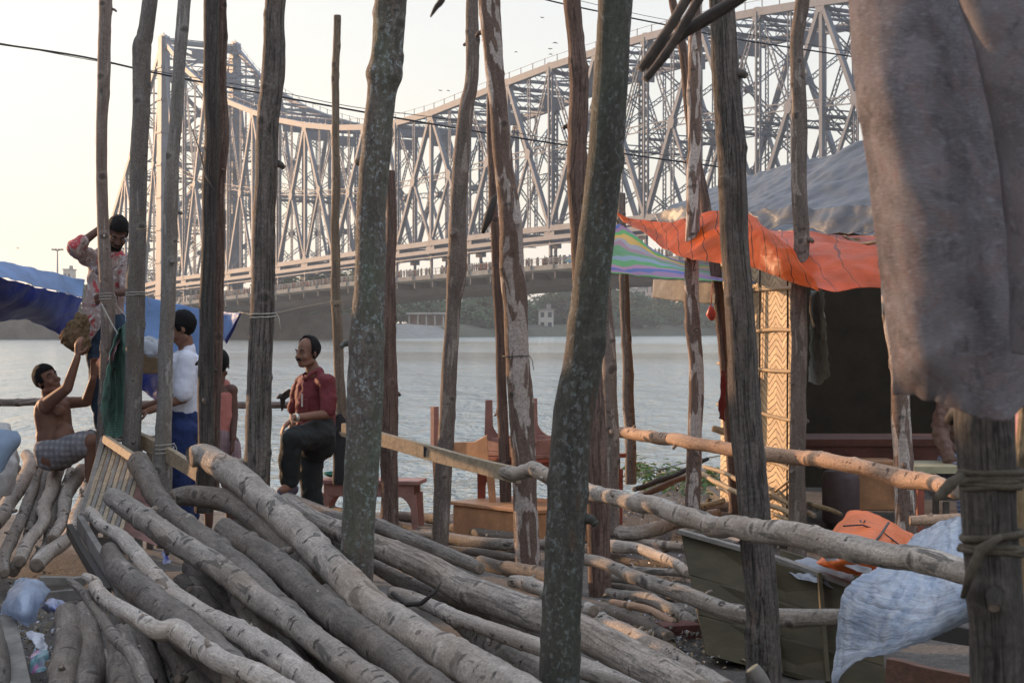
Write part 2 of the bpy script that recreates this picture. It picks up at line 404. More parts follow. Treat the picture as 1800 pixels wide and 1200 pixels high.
m, n, b, out = newmat('mud'); g = G(n); v = g.nd('ShaderNodeNewGeometry').outputs['Position']
c = g.mix(g.ramp(g.noise(v, 2.2, 6, .65), .35, .65), (.050,.042,.035), (.125,.108,.09))
c = g.mix(g.ramp(g.noise(v, 40, 3, .6), .55, .7), c, (.17,.145,.115))
c = g.mix(g.ramp(g.noise(v, 14, 3, .7), .62, .7), c, (.03,.026,.022))
n.links.new(c, b.inputs['Base Color']); b.inputs['Roughness'].default_value = .85
n.links.new(g.bump(g.noise(v, 12, 6, .7), .8, .05), b.inputs['Normal']); M['mud'] = m
# near bank: a rolling sheet that drops to the river along an uneven edge
def edge_y(x):
    if x < 1.0: e0 = 16.2
    elif x < 1.9: e0 = 16.2+(x-1.0)/.9*5.0
    else: e0 = 21.2+(x-1.9)*.35
    return e0+.25*mnoise.noise(Vector((x*1.3, 0, 3)))
mb = MB(); nx, ny = 120, 60
for j in range(ny+1):
    for i in range(nx+1):
        x = -30+60*i/nx; x = x*abs(x)/30*.6+x*.4
        t = j/ny; ey = edge_y(x)
        if t < .8: y = -25+(ey+25)*(t/.8)**.6; z = 0
        else: u = (t-.8)/.2; y = ey+u*2.2; z = -2.2*u*u*.9-.3*u
        z += .05*mnoise.noise(Vector((x*1.2, y*1.2, 0)))+.03*mnoise.noise(Vector((x*5, y*5, 2)))
        mb.v.append(Vector((x, y, z)))
for j in range(ny):
    for i in range(nx): a = j*(nx+1)+i; mb.face([a, a+1, a+nx+2, a+nx+1])
structure(mb.build('ground', M['mud']))
# far land
M['farland'] = plain('far_bank_earth', (.055,.062,.040), .95, .4, .05, 0)
shore = [(-900, 455), (-140, 452), (-66, 456), (-48, 520), (0, 605), (85, 700), (400, 1000), (900, 1500)]
mb = MB()
for x, y in shore:
    dx = -.6 if x > -60 else 0
    mb.v += [Vector((x, y, WZ-.5)), Vector((x+dx*3, y+4, WZ+2.4)), Vector((x+dx*6, y+22, 3.2)), Vector((x+dx*40, y+1000, 6))]
for i in range(len(shore)-1):
    for k in range(3): a = i*4+k; mb.face([a, a+4, a+5, a+1])
structure(mb.build('far_bank', M['farland']))

# ------------------------------------------------------------------ the steel bridge
M['steel'] = plain('bridge_paint', (.125,.145,.172), .6, .22, .35, 0, dirt=(.12,.13,.16), dirt_amt=.4)
M['concrete'] = plain('bridge_concrete', (.20,.195,.18), .9, .25, .4, 0)
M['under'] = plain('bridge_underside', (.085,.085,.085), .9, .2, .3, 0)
O1 = Vector((-96.5, 473, EYE)); AX = Vector((.558, -.83, 0)).normalized(); PX = Vector((17.8, 12, 0))
PXN = PX.normalized(); UP = Vector((0, 0, 1))
HT = [(-64, 9), (-40, 30), (0, 80), (14.3, 70.5), (28.6, 63.5), (43, 58), (57, 54), (71.5, 50.5), (86, 47.8), (100, 45.8), (114, 44.5), (129, 44), (143, 44.6), (157, 46), (171.5, 47.5), (186, 48.8), (200, 49.6), (214, 50.2), (228.5, 50.5)]
HB = [(-64, 8), (0, 13.2), (50, 14.6), (114, 16.8), (170, 18.4), (228.5, 19.3)]
HD = [(-64, 5), (0, 6.2), (38, 7.6), (114, 10.2), (190, 11.6), (228.5, 11.9)]
def lin(tb, s):
    if s > 228.5: s = 457-s
    if s <= tb[0][0]: return tb[0][1]
    for (a, p), (c, q) in zip(tb, tb[1:]):
        if s <= c: return p+(q-p)*(s-a)/(c-a)
    return tb[-1][1]
def BP(s, h, k, o=0): return O1+AX*s+PX*k+PXN*o+UP*h
bridge = empty('steel_bridge', O1-UP*3, 'huge grey riveted steel cantilever bridge spanning the river behind the poles', 'bridge')
Lp = 14.3; NS = [i*Lp for i in range(-4, 36+1)]; NS = [s for s in NS if -60 < s <= 457+58]
def laced(mb, a, b, w, nrm, th=.16, bar=.13, pitch=None):
    """open lattice strut: two flanges with zigzag lacing"""
    a = Vector(a); b = Vector(b); d = b-a; L = d.length
    if L < .5: return
    d.normalize(); side = d.cross(nrm).normalized()
    mb.beam(a+side*w/2, b+side*w/2, th, th*1.4, nrm); mb.beam(a-side*w/2, b-side*w/2, th, th*1.4, nrm)
    n_ = max(2, int(L/(pitch or w*1.1))); s = 1
    for i in range(n_):
        p = a+d*L*i/n_+side*s*w/2; q = a+d*L*(i+1)/n_-side*s*w/2
        mb.beam(p, q, bar, bar*.6, nrm); s = -s
def gus(mb, c, r, nrm, u):
    c = Vector(c); w = nrm.cross(u).normalized()
    k = len(mb.v)
    for z in (-.12, .12):
        for q in range(8):
            a = q*math.pi/4+.39; mb.v.append(c+(u*math.cos(a)*r*.72*(1.25 if q % 2 else 1.0)+w*math.sin(a)*r*.95)+nrm*z*3.6)
    mb.face([k+7-q for q in range(8)], 0, False); mb.face([k+8+q for q in range(8)], 0, False)
    for q in range(8): mb.face([k+q, k+(q+1) % 8, k+8+(q+1) % 8, k+8+q], 0, False)
for k in (0, 1):
    for nm, tb, w in (('top_chord', HT, 1.25), ('bottom_chord', HB, 1.05)):
        mb = MB()
        for a, c in zip(NS, NS[1:]): mb.beam(BP(a-.1, lin(tb, a), k), BP(c, lin(tb, c), k), 1.0, w)
        ch = mb.build(nm, M['steel'], bridge)
        if nm == 'top_chord':
            mb = MB()
            for a in range(-12, 116):
                s = a*4.0; mb.beam(BP(s, lin(HT, s)+.6, k), BP(s, lin(HT, s)+2.0, k), .12, .12, AX)
            for a, c in zip(NS, NS[1:]): mb.beam(BP(a, lin(HT, a)+1.9, k), BP(c, lin(HT, c)+1.9, k), .07, .07)
            mb.build('handrail', M['steel'], ch)
    # towers
    for s0 in (0, 457):
        mb = MB()
        mb.beam(BP(s0, -3, k), BP(s0, lin(HT, 0)+.8, k), 3.6, 4.2, AX, w2=2.4, h2=2.6)
        for q in range(1, 9): mb.beam(BP(s0, q*9, k), BP(s0, q*9+.5, k), 4.1-q*.13, 4.7-q*.16, AX)
        gus(mb, BP(s0, lin(HT, 0)-1, k), 3.2, PXN, UP); gus(mb, BP(s0, 44, k), 3.4, PXN, UP); gus(mb, BP(s0, 13, k), 3.4, PXN, UP)
        mb.build('tower_leg', M['steel'], bridge)
        mb = MB(); mb.box(BP(s0, -1.5, k), (9, 9, 5), math.atan2(PX.y, PX.x)); mb.build('tower_pier', M['concrete'], bridge)
    for i, s in enumerate(NS):
        idx = int(round(s/Lp)); t, bt = lin(HT, s), lin(HB, s); tow = abs(s) < 1 or abs(s-457.6) < 1
        if not tow and t-bt > 3:
            mb = MB(); w = .68
            if idx % 2 == 0: mb.beam(BP(s, bt, k), BP(s, t, k), w, w, AX)
            else: laced(mb, BP(s, bt, k), BP(s, t, k), .95, AX, .22, .15); laced(mb, BP(s, bt, k), BP(s, t, k), .95, PXN, .22, .15)
            gus(mb, BP(s, t-.4, k), 1.35, PXN, AX); gus(mb, BP(s, bt+.3, k), 1.2, PXN, AX)
            mb.build('vertical_post', M['steel'], bridge)
        if i+1 < len(NS):
            s2 = NS[i+1]; t2, b2 = lin(HT, s2), lin(HB, s2)
            mb = MB()
            if idx % 2 == 0: A, B, sub = BP(s, t, k), BP(s2, b2, k), BP(s, bt, k)
            else: A, B, sub = BP(s2, t2, k), BP(s, bt, k), BP(s2, b2, k)
            if (A-B).length > 8:
                md = (A+B)/2
                mb.beam(A, B, .7, .85, PXN); gus(mb, md, 1.15, PXN, AX)
                mb.beam(md, sub, .5, .55, PXN)
                mb.build('diagonal', M['steel'], bridge)
                mb = MB(); sm_ = (s+s2)/2
                laced(mb, BP(sm_, lin(HB, sm_), k), md, .8, PXN, .16, .12)
                laced(mb, BP(s, (t+bt)/2, k), BP(s2, (t2+b2)/2, k), 1.1, PXN, .18, .12)
                topm = BP(sm_, lin(HT, sm_), k)
                laced(mb, md, topm, .7, PXN, .14, .11)
                q1 = BP(s if idx % 2 else s2, lin(HT, s if idx % 2 else s2), k)
                laced(mb, md, q1, .8, PXN, .16, .12)
                mb.build('lattice_bracing', M['steel'], bridge)
# cross frames between the two trusses
for i, s in enumerate(NS):
    t, bt = lin(HT, s), lin(HB, s); mb = MB()
    laced(mb, BP(s, t-.3, 0), BP(s, t-.3, 1), 1.5, AX, .22, .16); laced(mb, BP(s, t-.9, 0), BP(s, t-.9, 1), 1.4, UP, .2, .15)
    if t-bt > 10:
        n_ = max(1, int((t-bt)/15)); hh = (t-bt-3)/n_
        mb.box(BP(s, t-3.2, .5), (5, .3, 2.4), math.atan2(PX.y, PX.x))
        for q in range(n_):
            h0 = t-3-hh*q; h1 = h0-hh
            laced(mb, BP(s, h0, 0), BP(s, h1, 1), .7, AX, .15, .11); laced(mb, BP(s, h0, 1), BP(s, h1, 0), .7, AX, .15, .11)
            laced(mb, BP(s, h1, 0), BP(s, h1, 1), 1.2, AX, .2, .14); laced(mb, BP(s, h1-.4, 0), BP(s, h1-.4, 1), 1.1, UP, .18, .13)
            gus(mb, BP(s, (h0+h1)/2, .5), .9, AX, UP)
    mb.build('sway_frame', M['steel'], bridge)
    if i+1 < len(NS):
        s2 = NS[i+1]; mb = MB()
        for tb, o in ((HT, -.2), (HB, 0)):
            if tb is HB: mb = MB()
            laced(mb, BP(s, lin(tb, s)+o, 0), BP(s2, lin(tb, s2)+o, 1), .9, UP, .17, .13); laced(mb, BP(s, lin(tb, s)+o, 1), BP(s2, lin(tb, s2)+o, 0), .9, UP, .17, .13)
            sm_ = (s+s2)/2; laced(mb, BP(sm_, lin(tb, sm_)+o-.3, 0), BP(sm_, lin(tb, sm_)+o-.3, 1), 1.0, AX, .17, .12)
            for fr_ in (.25, .75):
                sq = s+(s2-s)*fr_; mb.beam(BP(sq, lin(tb, sq)+o, 0), BP(sq, lin(tb, sq)+o, 1), .3, .45)
            mb.build('lateral_bracing', M['steel'], bridge)
# big tower portal bracing
for s0 in (0, 457):
    mb = MB()
    mb.beam(BP(s0, 79.5, 0), BP(s0, 79.5, 1), 1.0, 1.3); mb.beam(BP(s0, 71, 0), BP(s0, 71, 1), 1.0, 1.3)
    mb.beam(BP(s0, 79, 0), BP(s0, 71.5, 1), .5, .6); mb.beam(BP(s0, 79, 1), BP(s0, 71.5, 0), .5, .6)
    for a, c in ((71, 50), (50, 30)):
        mb.beam(BP(s0, a, 0), BP(s0, c, 1), .9, .9); mb.beam(BP(s0, a, 1), BP(s0, c, 0), .9, .9); mb.beam(BP(s0, c, 0), BP(s0, c, 1), 1.0, 1.3)
    mb.build('portal_bracing', M['steel'], bridge)
# deck hung below the trusses, footway outside them
mb = MB(); SD = [-150+i*7.15 for i in range(0, 93)]
def ring(s):
    d = lin(HD, s); W = 4.6
    return [BP(s, d, 0, -W), BP(s, d-.9, 0, -W), BP(s, d-1.3, 0, -W+1.0), BP(s, d-1.5, 0, -1), BP(s, d-3.6, 0, .5), BP(s, d-3.6, 1, -.5), BP(s, d-1.5, 1, 1), BP(s, d-.9, 1, W), BP(s, d, 1, W)]
for s in SD: mb.v += ring(s)
for i in range(len(SD)-1):
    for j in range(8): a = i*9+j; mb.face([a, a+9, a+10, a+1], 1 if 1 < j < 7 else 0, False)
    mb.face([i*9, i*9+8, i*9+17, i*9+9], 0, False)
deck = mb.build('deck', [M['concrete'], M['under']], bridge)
for o_, k in ((-4.5, 0), (4.5, 1)):
    mb = MB()
    for a, c in zip(SD, SD[1:]):
        for hh, tk in ((1.2, .12), (.75, .06), (.45, .06)): mb.beam(BP(a, lin(HD, a)+hh, k, o_), BP(c, lin(HD, c)+hh, k, o_), .08, tk)
        for q in range(4): s = a+(c-a)*q/4; mb.beam(BP(s, lin(HD, s), k, o_), BP(s, lin(HD, s)+1.25, k, o_), .12, .12, AX)
        mb.beam(BP(a, lin(HD, a)-.7, k, o_*1.03), BP(a, lin(HD, a)+.1, k, o_*1.03), .5, .5, AX)
    mb.build('parapet', M['concrete'], deck)
mb = MB()
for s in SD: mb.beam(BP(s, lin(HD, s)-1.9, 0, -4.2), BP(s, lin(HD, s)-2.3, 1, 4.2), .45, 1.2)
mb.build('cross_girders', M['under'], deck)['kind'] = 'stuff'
for k in (0, 1):
    for s in NS:
        mb = MB(); mb.beam(BP(s, lin(HD, s)-1, k), BP(s, lin(HB, s), k), .5, .5, AX)
        k0 = lin(HB, s); mb.beam(BP(s-1.6, k0-.7, k), BP(s+1.6, k0-.7, k), .7, 1.6)
        mb.build('hanger', M['steel'], bridge)
mb = MB()
for a, c in zip(NS, NS[1:]):
    mb.beam(BP(a, lin(HB, a)-3.0, 0, -1), BP(c, lin(HB, c)-3.0, 0, -1), .25, .25); mb.beam(BP(a, lin(HB, a)-1.8, 0, -.6), BP(c, lin(HB, c)-1.8, 0, -.6), .6, .8)
mb.build('service_pipe', M['steel'], bridge)
# people on the footway: a dense uncountable stream
M['crowd'] = plain('crowd_clothes', (.14,.10,.09), .9, .6, .5, 0)
mb = MB(); rr = rnd(5)
for i in range(520):
    s = rr.uniform(20, 262); o_ = rr.uniform(-4.1, -1.6); p = BP(s, lin(HD, s), 0, o_); H_ = rr.uniform(1.5, 1.78)
    mb.tube([p, p+UP*H_*.45, p+UP*H_*.5, p+UP*H_*.8, p+UP*H_*.84], [.13, .2, .19, .24, .09], 6, rr.choice([0, 1, 2]))
    mb.tube([p+UP*H_*.84, p+UP*H_*.9, p+UP*H_*.97, p+UP*H_], [.07, .11, .10, .03], 6, 3)
cr2 = mb.build('pedestrians', [M['crowd'], plain('crowd_pale', (.34,.30,.27), .9), plain('crowd_red', (.26,.07,.05), .9), M['hair']])
tag(cr2, 'stream of tiny pedestrians crossing along the bridge footway', 'crowd', kind='stuff')

# ------------------------------------------------------------------ far bank: trees, buildings, steps
M['leaf'] = plain('far_foliage', (.030,.070,.028), .8, .45, .25, 0)
M['leaf2'] = plain('far_foliage_light', (.045,.09,.035), .8, .45, .25, 0)
M['trunk'] = plain('far_trunk', (.10,.08,.06), .9)
def tree_proto(seed, Ht, W, lm):
    rr = rnd(seed)
    root = bpy.data.objects.new('riverside_tree', None); COL.objects.link(root)
    mb = MB(); lobes = []
    mb.tube([(0,0,-1), (.1,0,Ht*.2), (.3,.1,Ht*.45)], [.45,.36,.2], 7)
    for q in range(13):
        a = rr.uniform(0, 6.28); rad = W*rr.uniform(.12, .5); z = Ht*rr.uniform(.22, .86)
        c = Vector((math.cos(a)*rad, math.sin(a)*rad, z)); lobes.append((c, rr.uniform(.16, .34)*W*(1.15-z/Ht*.4)))
        mb.tube([(.1,0,Ht*.2), c*.6+Vector((0,0,Ht*.12)), c], [.18,.12,.05], 5)
    mb.build('trunk', M['trunk'], root)
    mb = MB()
    for c, r in lobes:
        for q in range(190):
            d = Vector((rr.gauss(0,1), rr.gauss(0,1), rr.gauss(0,1))).normalized()
            p = c+Vector((d.x, d.y, d.z*.75))*r*rr.uniform(.55, 1.1)
            u = Vector((rr.gauss(0,1), rr.gauss(0,1), rr.gauss(0,.6))).normalized(); w = u.cross(d+u*.3).normalized(); s = rr.uniform(.25, .6)
            k = len(mb.v); mb.v += [p-u*s, p+w*s*.6, p+u*s, p-w*s*.6]; mb.face([k,k+1,k+2,k+3], 0, False)
    mb.build('crown', lm, root)
    return root
protos = [tree_proto(11, 14, 12, M['leaf']), tree_proto(12, 10, 12, M['leaf2']), tree_proto(13, 15, 10, M['leaf']), tree_proto(14, 10, 10, M['leaf2'])]
used = set()
TREE_SPOTS = []; NB = 31
rr = rnd(77)
for i in range(31):
    px = 640+i*21+rr.uniform(-7, 7); yy = 540+(px-640)*.27+rr.uniform(2, 60); TREE_SPOTS.append((px, yy, i))
for i in range(14): TREE_SPOTS.append((805+i*33+rr.uniform(-8, 8), 600+i*14+rr.uniform(0, 20), i+1))
for px, yy in ((148, 500), (168, 515), (235, 520), (262, 540), (520, 500), (548, 515), (575, 520), (604, 530), (25, 520), (75, 540)): TREE_SPOTS.append((px, yy, int(px)))
TREE_SPOTS += [(560+i*20+rr.uniform(-6, 6), 490+i*12+rr.uniform(0, 14), i+3) for i in range(5)]
for i, (px, yy, k) in enumerate(TREE_SPOTS):
    p = protos[k % 4]
    if k % 4 in used:
        o = p.copy(); COL.objects.link(o)
        for ch in p.children: c = ch.copy(); COL.objects.link(c); c.parent = o
    else: o = p; used.add(k % 4)
    o.location = ((px-900)/F*yy, yy, (.4 if px > 800 else 2.2)); o.rotation_euler = (0, 0, rr.uniform(0, 6.28)); s = rr.uniform(1.0, 1.45); o.scale = (s*1.2, s*1.2, s)
    reg = [(200, 'left of the steel tower beyond the blue tarpaulin'), (400, 'at the foot of the river tower'), (640, 'beneath the bridge deck left of the lichen pole'), (720, 'beside the ghat steps'), (800, 'behind the white pavilion'), (880, 'left of the peeling pole'), (960, 'right of the peeling pole'), (1040, 'behind the widest leaning pole'), (1110, 'below the left end of the striped awning'), (1180, 'right of the slim pole under the awning'), (9999, 'beside the hut roof edge')]
    where = [t for lim, t in reg if px < lim][0]
    lab = ['tall leafy far bank tree ', 'low spreading far bank tree '][k % 2]+('at the waterline ' if 805 <= px and i >= NB else '')+where
    tag(o, lab, 'tree', 'trees on the far river bank')
M['wallA'] = plain('far_plaster', (.42,.38,.33), .9, .25, .15, 0); M['wallB'] = plain('far_pink_plaster', (.40,.29,.24), .9, .25, .15, 0)
M['dark'] = plain('far_opening', (.05,.05,.055), .8)
def far_building(px, top, w, yy, mat, label, fl=3, nw=4, bay=False):
    X = (px-900)/F*yy; wd_ = w/F*yy; zt = EYE-(top-HOR)/F*yy; zb = 1.0; H_ = zt-zb
    root = empty('riverside_building', (X, yy, zb), label, 'building', 'buildings on the far bank')
    mb = MB(); mb.box((X, yy+5, zb+H_/2), (wd_, 10, H_)); mb.build('wall', mat, root)
    mb = MB(); mb.box((X, yy+5, zt+.25), (wd_+.8, 10.8, .5)); mb.box((X+wd_*.2, yy+5, zt+1.4), (wd_*.3, 3, 1.8)); mb.build('roof', M['concrete'], root)
    for f_ in range(fl):
        for q in range(nw):
            x = X-wd_/2+wd_*(q+.5)/nw; z = zb+H_*(f_+.55)/fl
            mb = MB(); mb.box((x, yy-.06, z), (wd_/nw*.5, .25, H_/fl*.5)); mb.build('window', M['dark'], root)
for a in ((118, 474, 14, 900, 'wallA', 'small white block left of the tall mast on the far bank', 3, 2),
          (1120, 508, 34, 790, 'wallA', 'tall pale block above the trees under the striped awning', 4, 3),
          (1160, 500, 60, 860, 'wallB', 'broad pinkish block highest behind the far trees at right', 4, 5),
          (1215, 520, 46, 800, 'wallA', 'pale block between the peeling pole and the hut', 4, 4),
          (1040, 530, 40, 760, 'wallB', 'pinkish block behind the far trees beside the dark leaning pole', 3, 3),
          (960, 545, 26, 640, 'wallA', 'little white house half hidden among the far trees', 2, 2),
          (862, 548, 20, 610, 'wallA', 'tiny white house below the bridge deck among trees', 2, 2),
          (345, 505, 22, 500, 'wallA', 'narrow white house under the bridge beside the river tower', 3, 2),
          (255, 515, 40, 560, 'wallB', 'brownish house beyond the steel tower foot', 3, 3),
          (440, 520, 80, 540, 'wallB', 'long low brown block under the bridge deck', 2, 6),
          (40, 535, 90, 640, 'wallB', 'long brown shed on the far bank at the left edge', 2, 6),
          (545, 552, 80, 500, 'wallA', 'long low whitish shed on the bank beneath the deck', 1, 7)):
    far_building(a[0], a[1], a[2], a[3], M[a[4]], a[5], a[6], a[7])
# pavilion and slope beside the ghat
pv = empty('river_pavilion', P(757, 572, 560), 'white pillared pavilion on the far bank above the concrete slope', 'pavilion')
mb = MB(); c = P(757, 572, 560)
mb.box(c+Vector((0, 3, -.2)), (15, 7, .5)); mb.build('floor_slab', M['wallA'], pv)
mb = MB(); mb.box(c+Vector((0, 3, 4.0)), (16, 8, .6)); mb.build('roof', M['wallA'], pv)
for q in range(6): mb = MB(); mb.box(c+Vector((-7+q*2.8, -.2, 1.9)), (.5, .5, 3.6)); mb.build('pillar', M['wallA'], pv)
mb = MB(); mb.box(c+Vector((0, 5.5, 1.9)), (14, .4, 3.6)); mb.build('back_wall', M['wallB'], pv)
mb = MB()
a = [P(672, 596, 480), P(800, 594, 545), P(772, 573, 560), P(712, 569, 540), P(672, 572, 520)]
mb.v = a; mb.face([0,1,2,3,4], 0, False); structure(mb.build('ghat_slope', M['concrete']))
mb = MB()
mb.v = [P(330, 597, 448), P(640, 595, 470), P(650, 572, 500), P(560, 570, 500), P(330, 572, 470)]; mb.face([0,1,2,3,4], 0, False); structure(mb.build('river_bank_slope', M['farland']))
mb = MB(); mb.box((-160, 452, WZ+3.2), (250, 3, 7.2)); 
tag(mb.build('embankment_wall', plain('embankment_stone', (.10,.09,.078), .95, .4, .3, 0)), 'long grey embankment wall at the waterline under the bridge tower', 'wall')
# tall mast with floodlights
mp = P(101, 478, 620); root = empty('floodlight_mast', (mp.x, 620, 1), 'thin tall floodlight mast against the yellow sky at left', 'light mast')
mt = P(101, 441, 620)
mb = MB(); mb.tube([(mp.x, 620, 1), mt], [.5, .25], 8); mb.build('pole', M['steel'], root)
for q in (-1.7, -.6, .6, 1.7): mb = MB(); mb.beam(mt+Vector((0,0,.0)), mt+Vector((q*.8, 0, .4)), .2, .2); mb.box(mt+Vector((q, 0, .5)), (.8, .8, .55)); mb.build('floodlight', M['dark'], root)
# ------------------------------------------------------------------ standing poles
def T_(s): return [tuple(float(a) for a in q.split(',')) for q in s.split()]
STAND = 'rough poles standing upright in the timber yard'
def pole(pl, Y, mat, seed, label, **k):
    k.setdefault('rough', 1.0); k.setdefault('stubs', 3); k.setdefault('wob', .006)
    k.setdefault('knots', 18)
    return pxlog('wooden_pole', T_(pl), Y, k.pop('mats', M[mat]), seed, label, 'pole', STAND, **k)
pole('190,-60,24 184,0,23 180,150,21 179,300,20 183,420,22 189,520,25 186,640,23 182,760,24 180,900,24', 12.6, 'pole', 1, 'leftmost upright pole, the one the man in the red and white shirt leans against')
pole('197,-60,12 191,0,11 190,90,9 187,200,6', 12.75, 'polegrey', 2, 'very thin pale stick tied behind the top of the leftmost pole', stubs=0)
pole('271,-60,30 264,0,27 256,60,29 249,90,33 248,200,30 243,400,31 237,560,33 232,700,30 228,850,34', 12.4, 'polegrey', 3, 'grey upright pole right of the man in the printed shirt, with string tied round it')
pole('328,-60,24 323,0,22 313,150,22 306,250,22 301,350,25 296,500,26 290,700,26 287,830,32 287,960,32', 12.2, 'polegrey', 4, 'pale slim pole in front of the man in the white shirt')
pole('374,-60,26 372,0,26 371,120,27 372,230,26 368,320,28 368,420,26 364,600,27 360,820,30 358,900,32', 11.2, 'poledark', 5, 'dark half round pole standing against a reddish one near the pink tank top')
pole('393,-60,18 392,0,18 392,60,20 388,130,22 391,230,24 385,320,24 382,480,24 376,700,26 373,860,26', 11.35, 'polered', 6, 'reddish stripped pole behind the dark half round pole')
pole('494,-60,38 486,0,37 478,140,40 470,220,40 464,420,40 459,600,44 452,800,46 448,960,48', 10.6, 'split', 7, 'thick straight brown pole between the tank top and the maroon shirt')
pole('592,28,13 590,150,13 591,300,14 590,480,16 595,620,18 598,700,19 598,760,20 597,840,22', 14.6, 'charred', 8, 'thin flat topped pole beside the maroon shirt man, blackened at its foot')
pole('597,728,21.5 598,760,22.5 597,850,24', 14.6, 'char', 88, 'burnt black sleeve at the foot of the thin flat topped pole', mats=[M['char'], M['char']], stubs=0)
pole('690,-60,52 686,0,54 681,60,54 678,105,58 676,132,66 672,170,50 662,260,52 656,340,54 651,480,56 644,640,62 639,760,62 632,900,58 628,1000,58 626,1080,60', 8.7, 'lichen', 9, 'thick lichen speckled pole with a swollen ring near its top', seg=26, knots=26)
pole('688,300,16 686,450,20 684,600,26 684,720,32 685,830,30 685,960,34', 12.8, 'polered', 10, 'reddish straight pole just right of the thick lichen speckled pole')
pole('835,-60,22 830,0,22 830,90,23 828,150,24 820,200,27 806,360,30 802,480,34 797,540,26 788,680,28 779,840,30 772,970,30', 13.0, 'pole', 11, 'crooked pole with a kink near its top, the sawn beam crosses it')
pole('856,-60,40 862,0,38 868,110,34 876,180,32 885,300,34 898,400,42 903,500,44 908,620,42 916,720,44 921,830,42 930,1020,46 932,1060,46', 11.8, 'peel', 12, 'pole with peeling pale and dark bark and the log rail lashed before it', seg=22)
pole('861,160,10 862,260,12 870,400,16 878,560,17 882,680,18 887,800,20 889,880,20', 14.4, 'polered', 13, 'thin brown pole partly hidden behind the peeling bark pole')
pole('1000,-60,32 1004,0,32 1012,80,30 1017,150,34 1016,230,34 1015,320,36 1021,420,34 1030,560,36 1042,700,38 1048,850,42 1051,960,40 1055,1090,40', 11.0, 'polered', 14, 'long reddish pole leaning right behind the widest dark pole')
pole('1090,-80,60 1082,0,62 1073,160,62 1061,300,63 1046,440,64 1035,540,66 1024,640,70 1011,710,70 1003,800,70 997,900,69 991,1000,68 985,1100,70 980,1300,74', 6.2, 'lichen2', 15, 'widest dark leaning pole near the centre with round lichen spots', seg=28, knots=20, wob=.002)
pole('1062,480,20 1068,560,22 1072,700,26 1075,830,28 1077,940,28', 13.6, 'pole', 16, 'dark brown pole just right of the widest leaning pole')
pole('1092,340,14 1096,480,17 1102,600,18 1106,720,20 1108,850,20', 15.6, 'pole', 17, 'slim brown pole under the striped awning in front of the water')
pole('1225,-60,22 1223,0,22 1221,150,24 1219,300,24 1216,450,25 1218,560,26 1225,640,26 1222,760,26 1217,900,28', 13.4, 'peel', 18, 'knobbly peeling pole before the orange tarpaulin')
pole('1172,-60,12 1182,0,14 1200,90,15 1212,200,16 1232,320,18 1252,440,20 1268,560,20 1276,680,18 1288,830,20 1290,900,22', 15.2, 'polered', 19, 'slender red brown pole leaning right, red pouch hanging beside it')
pole('1262,-60,46 1270,0,44 1276,120,46 1286,260,50 1288,400,50 1296,520,52 1306,640,54 1314,780,56 1327,920,58 1338,1060,58 1344,1190,64 1346,1290,66', 7.6, 'split', 20, 'broad cracked grey pole in front of the woven hut wall', seg=26, knots=10)
pole('1414,-60,26 1411,0,25 1402,80,24 1405,180,26 1404,300,28 1409,420,28 1404,520,28 1405,640,28 1402,800,28 1402,940,32 1402,1000,32', 12.6, 'pole', 21, 'straight brown pole at the corner of the hut doorway')
pole('1560,460,26 1566,560,28 1580,650,32 1586,760,34 1590,850,36 1592,940,36 1592,1000,36', 12.0, 'peel', 22, 'peeling pole in the middle of the dark hut opening, below the grey cloth')
# very near post with ropes
nb = pole('1700,-100,80 1712,300,86 1722,600,92 1732,760,100 1742,900,96 1750,1050,96 1752,1200,96 1755,1400,98', 3.5, 'poledark', 23, 'very near dark post at the right under the ragged grey cloth, wrapped with rags', seg=30)
pole('1818,-60,20 1815,500,20 1800,760,22 1802,1000,22 1806,1300,22', 3.7, 'bamboo', 24, 'thin near bamboo at the right edge of the picture')

# ------------------------------------------------------------------ rails
RAIL = 'horizontal rails lashed to the poles'
def rail(pl, Y, mat, seed, label, **k): return pxlog('log_rail', T_(pl), Y, k.pop('mats', M[mat]), seed, label, 'rail', RAIL, **k)
rail('-60,709,14 0,708,13 90,706,12 200,710,13 330,712,13 440,710,12 500,711,12 615,713,13', 15.3, 'pole', 31, 'far thin rail running level before the water behind the men', stubs=0)
rail('884,830,20 905,832,24 935,828,26 975,842,26 1060,868,28 1150,893,33 1230,918,36 1310,928,40 1400,946,44 1500,966,46 1600,980,46 1690,1000,46 1720,1008,46', [11,10.8,10.5,10,9.4,8.6,7.9,7.2,6.7,6.2,5.8,5.4,5.3], 'log', 32, 'long grey log rail from the peeling pole down to the near dark post', stubs=4)
rail('1052,754,17 1110,762,20 1200,775,23 1260,783,24 1330,793,26 1400,800,27 1460,808,28 1530,822,28 1590,842,34 1640,850,28 1690,858,26', [14.6,14.2,13.0,12.6,12.2,12.0,11.6,11.2,11,10.6,10], 'railwarm', 33, 'sunlit brown log rail in front of the woven hut wall', stubs=4)
rail('985,975,22 1035,988,22 1110,1010,24 1180,1035,28 1240,1060,30 1300,1074,32 1380,1084,32 1470,1083,30 1530,1080,30', [10,9.6,9.2,8.9,8.6,8.4,8.2,8.1,8], 'log', 34, 'lower log rail passing before the dark wooden trough')
rail('1255,752,12 1300,765,13 1380,786,12 1470,806,12 1560,828,12', [15.4,15.2,14.6,14,13.6], 'bamboo', 35, 'thin bamboo rail behind the sunlit log rail by the hut', stubs=0)
rail('1603,916,18 1650,915,19 1700,912,20', 11.5, 'railwarm', 36, 'short brown log lying level right of the orange bag', stubs=1)
